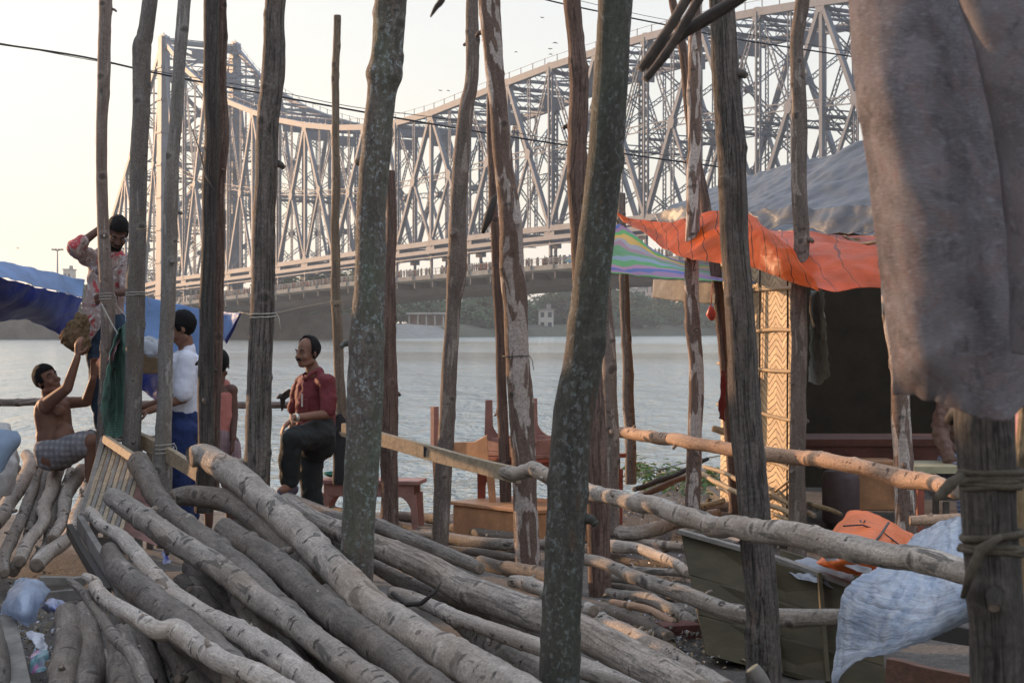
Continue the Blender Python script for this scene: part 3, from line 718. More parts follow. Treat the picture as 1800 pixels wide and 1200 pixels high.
def plank(pl, Y1, Y2, hpx, th, mat, label, name='plank', grp=None, cat='plank', bolts=()):
    (x1, y1), (x2, y2) = pl; a = P(x1, y1, Y1); c = P(x2, y2, Y2); h_ = hpx/F*(Y1+Y2)/2
    mb = MB(); n_ = 14
    for i in range(n_+1):
        t = i/n_; p = a.lerp(c, t); d = (c-a).normalized(); s = d.cross(UP).normalized(); u = s.cross(d)
        p = p+u*.006*math.sin(t*5+x1)
        for sx, sz in ((-1,-1),(1,-1),(1,1),(-1,1)): mb.v.append(p+s*sx*th/2+u*sz*(h_/2+.0015*math.sin(i*7.3)))
    for i in range(n_):
        for j in range(4): k = i*4; mb.face([k+j, k+(j+1) % 4, k+4+(j+1) % 4, k+4+j], 0, False)
    mb.face([3,2,1,0], 0, False); k = n_*4; mb.face([k,k+1,k+2,k+3], 0, False)
    o = mb.build(name, M[mat]); bv = o.modifiers.new('bevel', 'BEVEL'); bv.width = .003; bv.segments = 2; bv.limit_method = 'ANGLE'
    tag(o, label, cat, grp)
    for bx, by in bolts:
        t = (bx-x1)/(x2-x1); p = a.lerp(c, t)
        mb = MB(); mb.box(p+Vector((0, -th/2-.006, -.0)), (.03, .02, .07)); mb.box(p+Vector((0, -th/2-.016, .02)), (.018, .02, .018))
        q = mb.build('bolt_plate', M['wire'])
        q.parent = o
    return o
plank(((238, 768), (362, 838)), 12.7, 11.6, 26, .045, 'plank', 'sawn beam between the grey and dark poles, crossing the navy trousers', 'beam', RAIL, 'beam')
plank(((604, 756), (912, 835)), 12.6, 10.9, 25, .045, 'plank', 'sawn beam ending at the peeling pole with a black bolt plate', 'beam', RAIL, 'beam', bolts=((760, 790),))

# ------------------------------------------------------------------ the log pile
PILE = 'logs heaped in the big diagonal pile'
def Yp(off=0): return lambda py: max(5.2, 11.0-(py-800)*.0125)+off
def lg(pl, off, mat, seed, label, **k):
    k.setdefault('wscale', .92); k.setdefault('wob', .006)
    k.setdefault('group', PILE); k.setdefault('stubs', 2); k.setdefault('seg', 24)
    return pxlog('log', T_(pl), Yp(off) if not isinstance(off, list) else off, k.pop('mats', M[mat]), seed, label, 'log', **k)
lg('338,802,40 362,800,46 400,825,52 470,885,56 540,950,60 590,1000,62 640,1050,64 700,1095,68 770,1140,72 860,1190,82 950,1245,86', 0, 'log', 41, 'topmost long log of the pile with a sawn branch stump halfway down', seg=28, stubs=4, mats=[M['log'], M['cut']])
lg('306,876,34 340,872,40 400,880,44 440,905,46 500,955,46 560,1010,44', .45, 'logs2', 42, 'dark knotty log whose end juts out left just under the topmost log', seg=24)
lg('395,930,42 430,955,50 480,990,56 545,1045,60 600,1090,62 680,1150,66 780,1225,70', .30, 'logs2', 43, 'brown shaded log running parallel beneath the topmost log', seg=24)
lg('196,872,34 215,885,42 260,918,44 330,965,46 400,1005,48 445,1050,48 500,1082,50 560,1130,52 630,1180,56 700,1235,58', -.1, 'log', 44, 'long wavy log with a pale blunt end beside the slatted frame', seg=26, stubs=3)
lg('158,898,22 170,912,24 182,928,22 215,945,27 245,980,32 300,1040,36 335,1068,38 400,1100,44 470,1145,50 530,1190,54 590,1235,54', -.05, 'birchy', 45, 'crooked log starting with a thin white tip next to the slatted frame', seg=24, stubs=4)
lg('150,1012,16 166,1022,22 172,1040,28 192,1058,30 235,1082,33 280,1106,38 312,1106,48 345,1132,44 385,1163,42 440,1182,46 500,1212,48 540,1235,48', -.35, 'birchy', 46, 'twisted forked log sagging across the lower left of the pile', seg=24, stubs=5)
lg('124,1020,14 148,1045,17 175,1085,20 200,1115,24 235,1150,28 260,1220,30', -.1, 'logs2', 47, 'thin knobbly branch below the twisted forked log')
lg('192,968,38 212,1005,52 238,1032,56 290,1078,72 350,1130,74 420,1190,74', .2, 'logs2', 48, 'stout brown log catching a patch of orange light near its end', seg=24)
lg('244,812,46 262,850,42 290,892,40 330,925,44 395,985,62 450,1035,66 520,1100,60', .35, 'logs2', 49, 'flattened twisted trunk leaning up against the slatted frame', seg=24, stubs=1)
lg('500,878,26 560,916,36 640,950,44 720,985,52 800,1026,58 880,1058,62 960,1085,64 1040,1120,68 1120,1162,72 1230,1222,74', .5, 'logsmooth', 50, 'long smooth grey beam crossing behind the lichen speckled pole to the bottom right', seg=28, stubs=1, rough=.6)
lg('505,874,22 560,898,26 605,915,28 660,925,28 740,955,28 800,980,27 842,998,24', 1.7, 'logsmooth', 51, 'straight slim log above the smooth beam with a sawn end', rough=.6, stubs=1)
lg('640,978,26 690,1013,30 750,1040,32 800,1052,34 850,1068,36 900,1100,34 960,1130,34', 1.2, 'log', 52, 'log catching orange light between two beams near the lichen speckled pole', stubs=3)
lg('690,1042,24 740,1055,27 800,1085,30 870,1110,32 925,1130,34 1000,1158,36 1080,1195,38 1140,1230,38', .5, 'birchy', 53, 'pale dotted log below the smooth beam with ripped bark at its end', stubs=3)
lg('1030,1072,26 1060,1092,32 1110,1118,34 1160,1142,36 1210,1172,38 1280,1215,40', [9.9,9.7,9.3,8.9,8.6,8.2], 'birchy', 54, 'pale log with ripped bark right of the widest dark pole', stubs=4)
lg('1000,1170,24 1040,1183,28 1100,1204,30 1150,1230,30', .1, 'log', 55, 'short grey log at the bottom edge right of the widest dark pole')
GND = lambda py: 5250/(py-577)*.97
DEB = 'loose logs strewn on the ground'
def lg2(pl, mat, seed, label, f=.97, **k):
    k.setdefault('stubs', 2)
    return pxlog('log', T_(pl), lambda py: 5250/(py-577)*f, M[mat], seed, label, 'log', DEB, seg=14, **k)
lg2('1060,1040,20 1120,1050,22 1170,1068,22 1225,1096,20', 'log', 56, 'log tied with a scrap of string, left of the red brick')
lg2('1062,1012,14 1130,1028,16 1175,1045,16 1215,1055,16', 'logs2', 57, 'thin dull log behind the one left of the red brick', .96)
lg2('1062,958,18 1085,962,22 1120,963,20 1165,980,18 1212,1008,16', 'birchy', 58, 'bright mottled log bent at the middle, left of the wooden trough', .93)
lg2('1062,975,14 1110,985,16 1200,1003,14', 'logs2', 59, 'dark log behind the bright mottled one', .98)
lg2('1060,928,24 1100,940,26 1140,935,26 1180,920,24 1215,915,22 1260,905,18', 'log', 60, 'curved grey branch lying behind the trough and before the leaves', .93)
lg2('1145,966,20 1180,964,20 1215,965,20', 'railwarm', 61, 'short orange brown log end left of the trough', .99)
lg2('1070,1072,24 1110,1088,26 1155,1108,26 1175,1125,24', 'logs2', 62, 'dark round log before the red brick', .97)
lg2('1230,895,18 1280,893,22 1330,890,22', 'log', 63, 'sawn log end beside the foot of the broad cracked pole', .97)
lg2('1345,880,20 1400,893,22 1450,905,24 1510,920,24', 'logs2', 64, 'long dark log on the ground before the hut', .97)
lg2('690,905,16 760,912,18 840,935,19 925,948,16', 'logs2', 65, 'dark log farthest back on the ground before the orange box', .97, stubs=1)
lg2('690,936,18 790,945,21 870,957,22 930,957,18 1000,960,16', 'log', 66, 'log with a small orange glint on the ground before the orange box', .93, stubs=1)
lg2('680,922,14 780,940,15 910,985,16', 'logs2', 67, 'thin slanting log in the row before the orange box', .99, stubs=1)
lg2('790,962,16 880,975,16 940,992,18', 'logs2', 68, 'dark log second from the front in the row behind the peeling pole', .96, stubs=1)
lg2('845,985,24 900,1000,26 950,1010,26 1010,1025,24', 'logs2', 69, 'thick dark log behind the foot of the peeling pole', .92, stubs=1)
lg2('900,1018,22 925,1022,26 960,1042,26 1010,1062,26 1040,1070,24', 'birchy', 70, 'pale log with a ragged end at the foot of the peeling pole', .82, stubs=4)
lg2('560,890,16 620,905,18 700,925,18', 'logs2', 71, 'log behind the lichen speckled pole below the bench', .92, stubs=1)
rr = rnd(123)
for i, (x, y, dx, dy, w, where) in enumerate(((1065, 1000, 150, 12, 12, 'above the bent mottled log'), (1070, 1030, 120, 26, 13, 'in the strewn rows left of the trough'), (1090, 948, 110, 10, 12, 'beneath the curved grey branch'),
    (1075, 1058, 110, 34, 14, 'between the string tied log and the brick'), (1150, 925, 90, -6, 11, 'behind the curved grey branch near the leaves'), (1240, 908, 110, 10, 14, 'left of the broad cracked pole near the hut'), (1215, 940, 120, 14, 12, 'behind the top edge of the trough'),
    (700, 965, 130, 26, 13, 'in front of the row of dark logs near the crooked pole'), (830, 955, 110, 14, 11, 'just before the orange box'), (1380, 925, 110, 12, 13, 'on the ground right of the hut corner pole'), (1085, 1100, 70, 30, 13, 'left of the brick and before the trough'), (960, 950, 70, 16, 12, 'beside the widest dark pole at ground level'), (1360, 945, 90, 14, 10, 'behind the clear plastic sheet'))):
    pl = '%d,%d,%d %d,%d,%d %d,%d,%d' % (x, y, w, x+dx*.5, y+dy*.5+rr.uniform(-4, 4), w+1, x+dx, y+dy, w)
    lg2(pl, ('log', 'logs2', 'birchy', 'railwarm')[i % 4], 460+i, 'thin loose stick '+where, .96)
# left stack
LS = 'logs stacked side by side at the left'
YL = lambda py: 13.6-(py-800)*.0125
for i, (pl, d, lb, mt) in enumerate((
    ('46,796,20 52,812,26 40,845,28 15,885,28 -20,935,28', 0, 'thick log at the left of the side by side stack below the seated man', 'birchy'),
    ('70,812,18 58,858,20 42,902,20 18,950,22 5,1004,20', .1, 'second log of the left stack, thin and wavy', 'log'),
    ('82,818,18 72,870,20 60,915,20 45,960,22 22,1004,20', .25, 'slim log behind the wavy one of the left stack', 'logs2'),
    ('100,822,24 92,860,25 77,890,24 78,915,22 52,952,24 36,990,24', 0, 'kinked log in the middle of the left stack with a dropping end', 'birchy'),
    ('125,828,20 108,875,20 92,912,18 84,955,18 66,985,20', .25, 'thin recessed log right of the kinked one in the left stack', 'log'),
    ('146,826,24 135,848,25 118,880,24 108,918,22 90,950,24', .05, 'log with a sunlit top in the left stack near the seated man\'s foot', 'birchy'),
    ('154,850,18 142,890,22 128,925,24 98,960,26 60,994,28', -.1, 'rightmost log of the left stack, its sawn round end facing out', 'birchy'),
    ('28,822,18 10,868,20 -12,905,22', .3, 'log mostly hidden at the far left of the left stack', 'logs2'))):
    pxlog('log', T_(pl), (lambda d: lambda py: YL(py)+d)(d), M[mt], 200+i, lb, 'log', LS, seg=18, stubs=3)
for i, (pl, lb) in enumerate((('118,1080,44 122,1120,48 118,1170,52 104,1250,56', 'smooth stout log standing nearly upright at the bottom left beside the hinged plank'),
                              ('150,1074,36 160,1120,46 162,1170,50 156,1250,54', 'rough stout log just right of the smooth one at the bottom left'),
                              ('-10,1105,26 2,1150,30 0,1240,32', 'grey log end cut off by the left edge at the bottom'))):
    pxlog('log', T_(pl), [8.6, 8.2, 7.7, 7.2][:len(pl.split())], M['logs2'], 230+i, lb, 'log', 'logs standing at the bottom left', seg=20)
# hidden lower layers of the pile
rr = rnd(9); dirv = Vector((2.0, -5.0, -.35)).normalized(); perp = Vector((5, 2, 0)).normalized()
for i in range(28):
    w_ = -1.35+i*.052*1.5 if i < 22 else -1.2+(i-22)*.42
    lay = .03 if i < 22 else .2
    start = Vector((-1.75, 10.6, 0))+perp*(w_+rr.uniform(-.05, .05))+dirv*rr.uniform(-.2, .6)
    if i >= 22: lay = .20
    if w_ < -.1: start += dirv*(-.1-w_)*2.6
    L_ = rr.uniform(4.2, 5.6); r0 = rr.uniform(.04, .07)
    tw = rr.uniform(-.09, .09); c = []
    for q in range(6):
        t = q/5; p = start+dirv*L_*t+perp*tw*t*3+Vector((0, 0, lay+.35*(1-t)*(1 if w_ < .9 else .3)+rr.uniform(-.03, .03)))
        p += perp*rr.uniform(-.05, .05); c.append((p, r0*(1+.35*t)))
    log('log', c, [M['logs2'] if i % 3 else M['log'], M['cut']], 300+i, 'half buried grey log under '+('the left flank of the big pile', 'the middle of the big pile', 'the right flank of the big pile')[min(2, max(0, int((w_+1.4)/1.0)))]+(', bottom layer' if i < 22 else ', second layer'), 'log', 'lower layers of the log pile', seg=14, stubs=1)  # dark bark on most lower logs stands in for shade in the gaps
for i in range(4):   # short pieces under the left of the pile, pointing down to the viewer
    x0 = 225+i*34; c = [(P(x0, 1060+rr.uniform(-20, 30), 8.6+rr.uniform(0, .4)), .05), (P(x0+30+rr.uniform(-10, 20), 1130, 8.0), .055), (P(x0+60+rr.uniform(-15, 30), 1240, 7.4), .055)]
    log('log', c, [M['logs2'], M['cut']], 360+i, 'short shadowed log poking down under the lower left of the pile', 'log', 'short logs under the lower left of the pile', seg=14, stubs=1)  # dark bark carries the shadow under the pile
# small stub, twig, branches
pxlog('wood_stub', T_('1322,1172,28 1338,1195,30 1350,1225,30'), 7.2, [M['plankgrey'], M['cutlight']], 90, 'squared wood stub with a pale sawn end at the bottom right of the pile', 'wood', seg=8, stubs=0, knots=0)
mb = MB(); mb.tube([P(690,1042,8.0), P(715,1062,7.9), P(740,1060,7.85), P(765,1040,7.8), P(776,1022,7.8)], [.012,.014,.012,.008,.003], 7)
tag(mb.build('twig', M['poledark']), 'black curved twig sticking up from the pile over the orange lit log', 'twig')
mb = MB(); mb.tube([P(848,410,11.6), P(858,385,11.6), P(868,350,11.6), P(872,343,11.6)], [.012,.03,.025,.01], 7)
tag(mb.build('broken_branch', M['poledark']), 'short dark broken branch stuck to the side of the peeling pole', 'branch')
mb = MB(); mb.tube([P(334,218,11.4), P(350,262,11.2), P(362,310,11.0), P(380,340,10.9)], [.003,.005,.006,.004], 6)
tag(mb.build('twig', M['poledark']), 'fine bent twig crossing the dark half round pole', 'twig')
BST = 'dark sticks hanging into the top of the picture'
for i, pl in enumerate(('1250,-60,20 1215,0,18 1170,75,16 1128,132,15', '1270,-60,18 1232,0,16 1180,80,15 1138,132,14', '1360,-60,26 1290,0,24 1225,45,22 1165,95,18 1142,128,12')):
    pxlog('dark_stick', T_(pl), 4.6+i*.05, M['bamboodark'], 400+i, ('leftmost of the three dark sticks crossing at the top', 'middle stick of the three dark sticks crossing at the top', 'thickest dark stick slanting from the top right')[i], 'stick', BST, stubs=0, knots=3)
pxlog('dark_stick', T_('785,-60,14 772,-10,12 760,5,9 750,20,4'), 4.6, M['bamboodark'], 404, 'small dark splinter poking in at the top centre', 'stick', BST, stubs=0, knots=1)
# bamboo and sticks by the hut
BB = 'bamboo canes lying before the hut'
for i, (pl, Y, lb, mt) in enumerate((('1238,820,8 1320,852,8 1430,905,9', [15.5, 14.5, 13.4], 'upper bamboo cane along the foot of the woven wall', 'bamboo'),
    ('1232,832,9 1300,866,9 1400,906,10', [15.3, 14.2, 13.2], 'lower bamboo cane along the foot of the woven wall', 'bamboo'),
    ('1115,862,9 1165,843,10 1245,806,7', [16, 16.5, 17.5], 'dark cane slanting up over the leaf litter by the water', 'poledark'),
    ('1125,872,10 1160,855,11 1210,835,9', [15.8, 16, 16.5], 'cane just below the dark slanting cane by the water', 'polered'),
    ('1230,890,9 1255,886,9 1275,880,10', [15, 15, 15], 'short bright cane stump in front of the leaves', 'bamboo'),
    ('1420,885,9 1460,895,9 1480,905,8', [14, 13.9, 13.8], 'short cane on the ground in the hut doorway', 'bamboo'))):
    pxlog('bamboo_cane', T_(pl), Y, M[mt], 420+i, lb, 'bamboo', BB, stubs=0, seg=10, knots=6)

# ------------------------------------------------------------------ string, rags, wires
def ring_tie(name, px, py, Y, rpx, label, turns=3, mat='twine', th=.004, grp='string tied round the poles', hgt=14, tails=True, sd=0):
    rr = rnd(sd+int(px)); c = P(px, py, Y); r = rpx/F*Y; mb = MB(); pts = []
    for i in range(turns*16+1):
        a = i/16*2*math.pi; pts.append(c+Vector((math.cos(a)*r*1.07, math.sin(a)*r*1.07, rr.uniform(-1, 1)*.002+(i/(turns*16)-.5)*hgt/F*Y)))
    mb.tube(pts, th, 6)
    if tails: mb.tube([pts[-1], pts[-1]+Vector((.02, -.02, -.03)), pts[-1]+Vector((.03, -.02, -.1))], th*.8, 5)
    return tag(mb.build(name, M[mat]), label, 'string', grp)
ring_tie('string_tie', 243, 404, 12.4, 16, 'reddish string round the grey pole by the man\'s bowed head', 1, 'rope', .003, hgt=3)
ring_tie('string_tie', 239, 517, 12.4, 17, 'pale string round the grey pole at shirt hem height', 2, 'twine', .003, hgt=8)
ring_tie('string_tie', 187, 522, 12.6, 12, 'pale string round the leftmost pole holding the blue tarpaulin', 3, 'twine', .003, hgt=14)
ring_tie('string_tie', 462, 556, 10.6, 22, 'string round the thick straight pole, running to the blue tarpaulin tip', 2, 'twine', .003, hgt=12)
ring_tie('string_tie', 590, 532, 14.6, 8.5, 'orange cord round the thin flat topped pole', 3, 'rope', .004, hgt=8)
ring_tie('string_tie', 876, 466, 13.6, 12, 'thin wire round the pole behind the peeling bark pole', 1, 'wire', .003, hgt=3)
ring_tie('string_tie', 907, 626, 11.8, 22, 'thin wire round the peeling bark pole at water height', 1, 'wire', .003, hgt=2)
ring_tie('string_tie', 289, 790, 12.2, 16, 'string lashing the sawn beam to the pale slim pole', 3, 'twine', .003, hgt=22)
ring_tie('rope_lashing', 921, 830, 11.8, 24, 'lashing of thin rope where the log rail meets the peeling pole', 2, 'wire', .004, hgt=16)
def line(name, pts, th, label, mat='wire', cat='wire', group=None, sag=0):
    q = [P(*p) for p in pts]; n_ = 40; pp = [cr(q, i/n_*(len(q)-1)) for i in range(n_+1)]
    mb = MB(); mb.tube(pp, th, 6)
    return tag(mb.build(name, M[mat]), label, cat, group)
W_ = 'wires crossing the sky'
line('wire', [(-60, 70, 22), (0, 78, 22), (145, 100, 22), (290, 132, 22.5), (480, 168, 23), (700, 208, 24), (900, 241, 25), (1150, 278, 26), (1300, 298, 26)], .013, 'thickest black cable sagging across the whole sky from the left', group=W_)
line('wire', [(-60, 68, 22.2), (0, 76, 22.2), (160, 106, 22.2), (290, 128, 22.7), (480, 160, 23), (620, 188, 24), (800, 212, 25), (1000, 250, 26), (1300, 290, 26)], .005, 'hair thin wire running just beside the thick cable', group=W_)
line('wire', [(900, -18, 24), (960, 0, 24), (1050, 20, 24), (1170, 44, 24), (1300, 70, 24), (1500, 100, 24)], .011, 'upper black cable at the top right behind the dark sticks', group=W_)
line('wire', [(940, -18, 24.4), (1120, 25, 24.4), (1300, 58, 24.4), (1500, 92, 24.4)], .004, 'finest wire above the upper right cable', group=W_)
line('cord', [(420, 549, 13.2), (440, 552, 11.5), (455, 553, 10.7)], .004, 'short cord from the tarpaulin tip to the thick straight pole', 'rope', 'cord')
line('cord', [(473, 553, 10.7), (530, 540, 12.6), (582, 530, 14.5)], .003, 'orange cord stretched between the thick straight pole and the thin flat topped pole', 'rope', 'cord')
line('cord', [(178, 533, 12.5), (192, 560, 12.5), (207, 587, 12.5)], .006, 'taut white cord slanting down to the green checked cloth', 'twine', 'cord')
line('cord', [(200, 530, 13.0), (212, 545, 12.8), (222, 560, 12.5), (221, 600, 12.5)], .003, 'slack string beside the taut white cord', 'twine', 'cord')
line('cord', [(1105, 836, 17), (1170, 822, 18), (1225, 808, 19), (1300, 795, 19)], .006, 'grey mooring rope above the leaf litter near the water', 'plankgrey', 'rope')
# birds
M['bird'] = plain('bird_dark', (.05,.045,.045), .8)
BR = 'small birds over the bridge'
for i, (px, py, w, lb) in enumerate(((976, 76, 8, 'highest of the three close birds right of the bending pole'), (967, 87, 7, 'left one of the three close birds'), (968, 96, 6, 'lowest of the three close birds'), (953, 32, 6, 'lone bird high above the three close birds'), (907, 92, 5, 'tiny bird left of the three close birds'), (774, 160, 6, 'left bird of the low pair above the top chord'), (788, 160, 5, 'right bird of the low pair above the top chord'), (31, 437, 5, 'single speck of a bird in the yellow sky at far left'))):
    Y = 70; c = P(px, py, Y); r = w/2/F*Y; mb = MB(); dn = .5 if i % 2 else -.3
    mb.tube([c+Vector((0, -r*.6, 0)), c+Vector((0, -r*.2, .01)), c+Vector((0, r*.3, 0)), c+Vector((0, r*.8, 0))], [r*.05, r*.2, r*.16, r*.03], 6)
    for sx in (-1, 1):
        k = len(mb.v); mb.v += [c+Vector((0, -r*.3, .02)), c+Vector((sx*r*.6, -r*.25, r*.5*abs(dn)+.02)), c+Vector((sx*r*1.2, r*.1, r*dn)), c+Vector((sx*r*.6, r*.25, r*.4*abs(dn))), c+Vector((0, r*.3, 0))]
        mb.face([k, k+1, k+2, k+3, k+4], 0, False)
    o = mb.build('bird', M['bird']); o.modifiers.new('s', 'SOLIDIFY').thickness = .01; tag(o, lb, 'bird', BR)
mb = MB(); Y = 15.0
mb.tube([P(486, 700, Y), P(492, 696, Y), P(500, 697, Y), P(508, 693, Y), P(513, 692, Y)], [.006, .024, .03, .02, .004], 8)
k = len(mb.v); mb.v += [P(492, 697, Y), P(500, 688, Y-.08), P(508, 683, Y-.2), P(520, 687, Y-.25), P(506, 694, Y-.05)]; mb.face([k,k+1,k+2,k+3,k+4], 0, False)
k = len(mb.v); mb.v += [P(492, 699, Y), P(493, 712, Y+.05), P(495, 724, Y+.1), P(500, 716, Y+.08), P(502, 700, Y)]; mb.face([k,k+1,k+2,k+3,k+4], 0, False)
o = mb.build('crow', M['bird']); o.modifiers.new('s', 'SOLIDIFY').thickness = .006; tag(o, 'crow in flight with spread wings beside the maroon shirt', 'bird')
# ------------------------------------------------------------------ hut
def weave_mat():
    m, n, b, out = newmat('woven_bamboo'); g = G(n)
    a = n.nodes.new('ShaderNodeAttribute'); a.attribute_name = 'bark'; v = a.outputs['Vector']
    s = g.nd('ShaderNodeSeparateXYZ', {0: v}); x, y = s.outputs[0], s.outputs[1]
    # herringbone: diagonal strips whose slope flips in each vertical band
    band = g.math('FRACT', g.math('MULTIPLY', x, 2.1))
    tri = g.math('ABSOLUTE', g.math('SUBTRACT', band, .5))
    st = g.math('ADD', g.math('MULTIPLY', y, 17.0), g.math('MULTIPLY', tri, 3.0))
    nz = g.noise(v, 5, 3); st = g.math('ADD', st, g.math('MULTIPLY', nz, 1.3))
    fr_ = g.math('FRACT', st); idn = g.math('FLOOR', st)
    rn = g.nd('ShaderNodeTexWhiteNoise', {'Vector': g.nd('ShaderNodeCombineXYZ', {0: g.math('FLOOR', g.math('MULTIPLY', x, 4.2)), 1: idn, 2: 0.0}).outputs[0]}).outputs[0]
    edge = g.math('MULTIPLY', g.ramp(fr_, 0, .14), g.ramp(fr_, 1, .86))
    c = g.mix(rn, (.30,.205,.11), (.50,.37,.21)); c = g.mix(g.ramp(g.noise(v, 3, 4), .4, .7), c, (.30,.21,.12)); c = g.mix(edge, (.19,.13,.075), c)
    n.links.new(c, b.inputs['Base Color']); b.inputs['Roughness'].default_value = .6
    n.links.new(g.bump(g.math('ADD', edge, g.math('MULTIPLY', rn, .8)), 1.0, .008), b.inputs['Normal'])
    return m
M['weave'] = weave_mat()
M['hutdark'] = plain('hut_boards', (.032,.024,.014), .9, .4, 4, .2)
hut = empty('bamboo_hut', (3.0, 14, 0), 'riverside hut with woven bamboo side wall and dark open front', 'hut')
HA, HB_ = Vector((2.02, 16.6, 0)), Vector((2.28, 13.4, 0))
mb = MB(); N_ = 20
for i in range(N_+1):
    for j in range(N_+1):
        u = i/N_; w = j/N_; p = HA.lerp(HB_, u)+Vector((0.012*math.sin(u*9+w*3), 0, -.12+2.55*w)); mb.v.append(p); mb.bark.append((u*3.0, w*2.55, 0))
for i in range(N_):
    for j in range(N_): a = i*(N_+1)+j; mb.face([a, a+N_+1, a+N_+2, a+1])
ww = mb.build('woven_wall', M['weave'], hut); ww.modifiers.new('s', 'SOLIDIFY').thickness = .012
dv = (HB_-HA); on = Vector((-dv.y, dv.x, 0)).normalized()
if on.x > 0: on = -on
for z in (.20, .62, 1.02, 1.40, 1.73, 2.08, 2.35):
    c = [(HA+dv*t+on*.022+Vector((0, 0, z+.01*math.sin(t*7+z*5))), .016) for t in (.0, .25, .5, .75, 1.0)]
    o = log('batten', c, [M['bamboo'], M['cutlight']], int(z*100), parent=None, seg=8, stubs=0, knots=5, wob=.003); o.parent = hut; o.location = -hut.location
for t in (.22, .55, .86):
    mb = MB(); mb.beam(HA+dv*t+on*.014+Vector((0,0,-.1)), HA+dv*(t+.01)+on*.014+Vector((0,0,2.42)), .012, .010); mb.build('split_cane', M['poledark'], hut)
c = [(HA+dv*.93+on*.03+Vector((0,0,.55)), .010), (HA+dv*.62+on*.03+Vector((0,0,.28)), .010)]
mb = MB(); mb.tube([c[0][0], c[1][0]], .012, 6); mb.build('brace', M['bamboo'], hut)
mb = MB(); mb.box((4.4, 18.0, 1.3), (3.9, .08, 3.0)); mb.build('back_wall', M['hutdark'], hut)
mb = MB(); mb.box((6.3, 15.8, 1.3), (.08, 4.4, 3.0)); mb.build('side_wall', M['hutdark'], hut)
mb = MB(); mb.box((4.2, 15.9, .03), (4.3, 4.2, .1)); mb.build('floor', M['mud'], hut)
mb = MB(); mb.box((4.25, 13.55, 2.42), (3.9, .09, .10)); mb.build('lintel', M['poledark'], hut)
# roof covered with plastic sheet
def sheet_mat(name, col, rough, trans=.0, spec=.5, line=None):
    m, n, b, out = newmat(name); g = G(n); a = n.nodes.new('ShaderNodeAttribute'); a.attribute_name = 'bark'; v = a.outputs['Vector']; ov = obj_vec(g)
    c = g.mix(g.ramp(g.noise(ov, 3, 5, .6), .35, .65), tuple(x*.7 for x in col), col)
    if line:
        s = g.nd('ShaderNodeSeparateXYZ', {0: v}); st = g.math('FRACT', g.math('ADD', g.math('MULTIPLY', s.outputs[0], line[0]), g.math('MULTIPLY', g.noise(v, 4, 1), .6)))
        c = g.mix(g.ramp(g.math('ABSOLUTE', g.math('SUBTRACT', st, .5)), line[1], line[1]*.6), c, line[2])
    n.links.new(c, b.inputs['Base Color']); b.inputs['Roughness'].default_value = rough; b.inputs['Specular IOR Level'].default_value = spec
    n.links.new(g.bump(g.noise(g.vec(ov, (4, 4, 9)), 1.5, 4, .55, .8), .4, .025), b.inputs['Normal'])
    if trans:
        t = n.nodes.new('ShaderNodeBsdfTranslucent'); n.links.new(c, t.inputs[0]); mx = n.nodes.new('ShaderNodeMixShader'); mx.inputs[0].default_value = trans
        n.links.new(b.outputs[0], mx.inputs[1]); n.links.new(t.outputs[0], mx.inputs[2]); n.links.new(mx.outputs[0], out.inputs[0])
    return m
M['roofplastic'] = sheet_mat('grey_roof_plastic', (.058,.066,.078), .5, 0, .4)
rs_ = cloth('roof_sheet', [[(1142, 388, 16.8), (1250, 398, 15.6), (1400, 408, 14.2), (1620, 418, 12.9)], [(1190, 358, 17.2), (1290, 350, 16.4), (1420, 342, 15.2), (1640, 340, 13.8)], [(1255, 326, 17.8), (1330, 305, 17.2), (1460, 270, 16.2), (1660, 200, 15)]], M['roofplastic'], None, None, 120, 70, .035, 2.6, .01, 3, fine=.006); rs_.parent = hut; rs_.location = -hut.location
for i, (rows, sd) in enumerate((([[(1150, 372, 16.6), (1200, 360, 16.2), (1262, 372, 15.6)], [(1158, 398, 16.4), (1205, 392, 16.0), (1258, 400, 15.5)]], 5),
        ([[(1320, 372, 14.6), (1400, 366, 14), (1480, 362, 13.4), (1580, 358, 12.9)], [(1330, 408, 14.3), (1400, 400, 13.8), (1480, 412, 13.2), (1580, 412, 12.7)]], 6))):
    o = cloth('crumpled_plastic', rows, M['roofplastic'], None, None, 70, 24, .05, 2.6, .004, sd, fine=.003); o.parent = hut; o.location = -hut.location
for i in range(9):
    x = 1180+i*38; y = 392+i*3; Y = 16.2-i*.36; mb = MB(); mb.tube([P(x, y, Y), P(x+28, y+6+(i % 3)*4, Y-.3), P(x+64, y+8, Y-.55)], .014, 6); o = mb.build('roof_cane', M['bamboo'], hut)
tin = cloth('tin_eave', [[(1152, 492, 16.4), (1205, 494, 15.8), (1262, 500, 15.2)], [(1150, 524, 16.3), (1200, 530, 15.7), (1262, 534, 15.1)]], M['plankgrey'], None, None, 30, 10, .012, 5, .02, 7); tin.parent = hut; tin.location = -hut.location
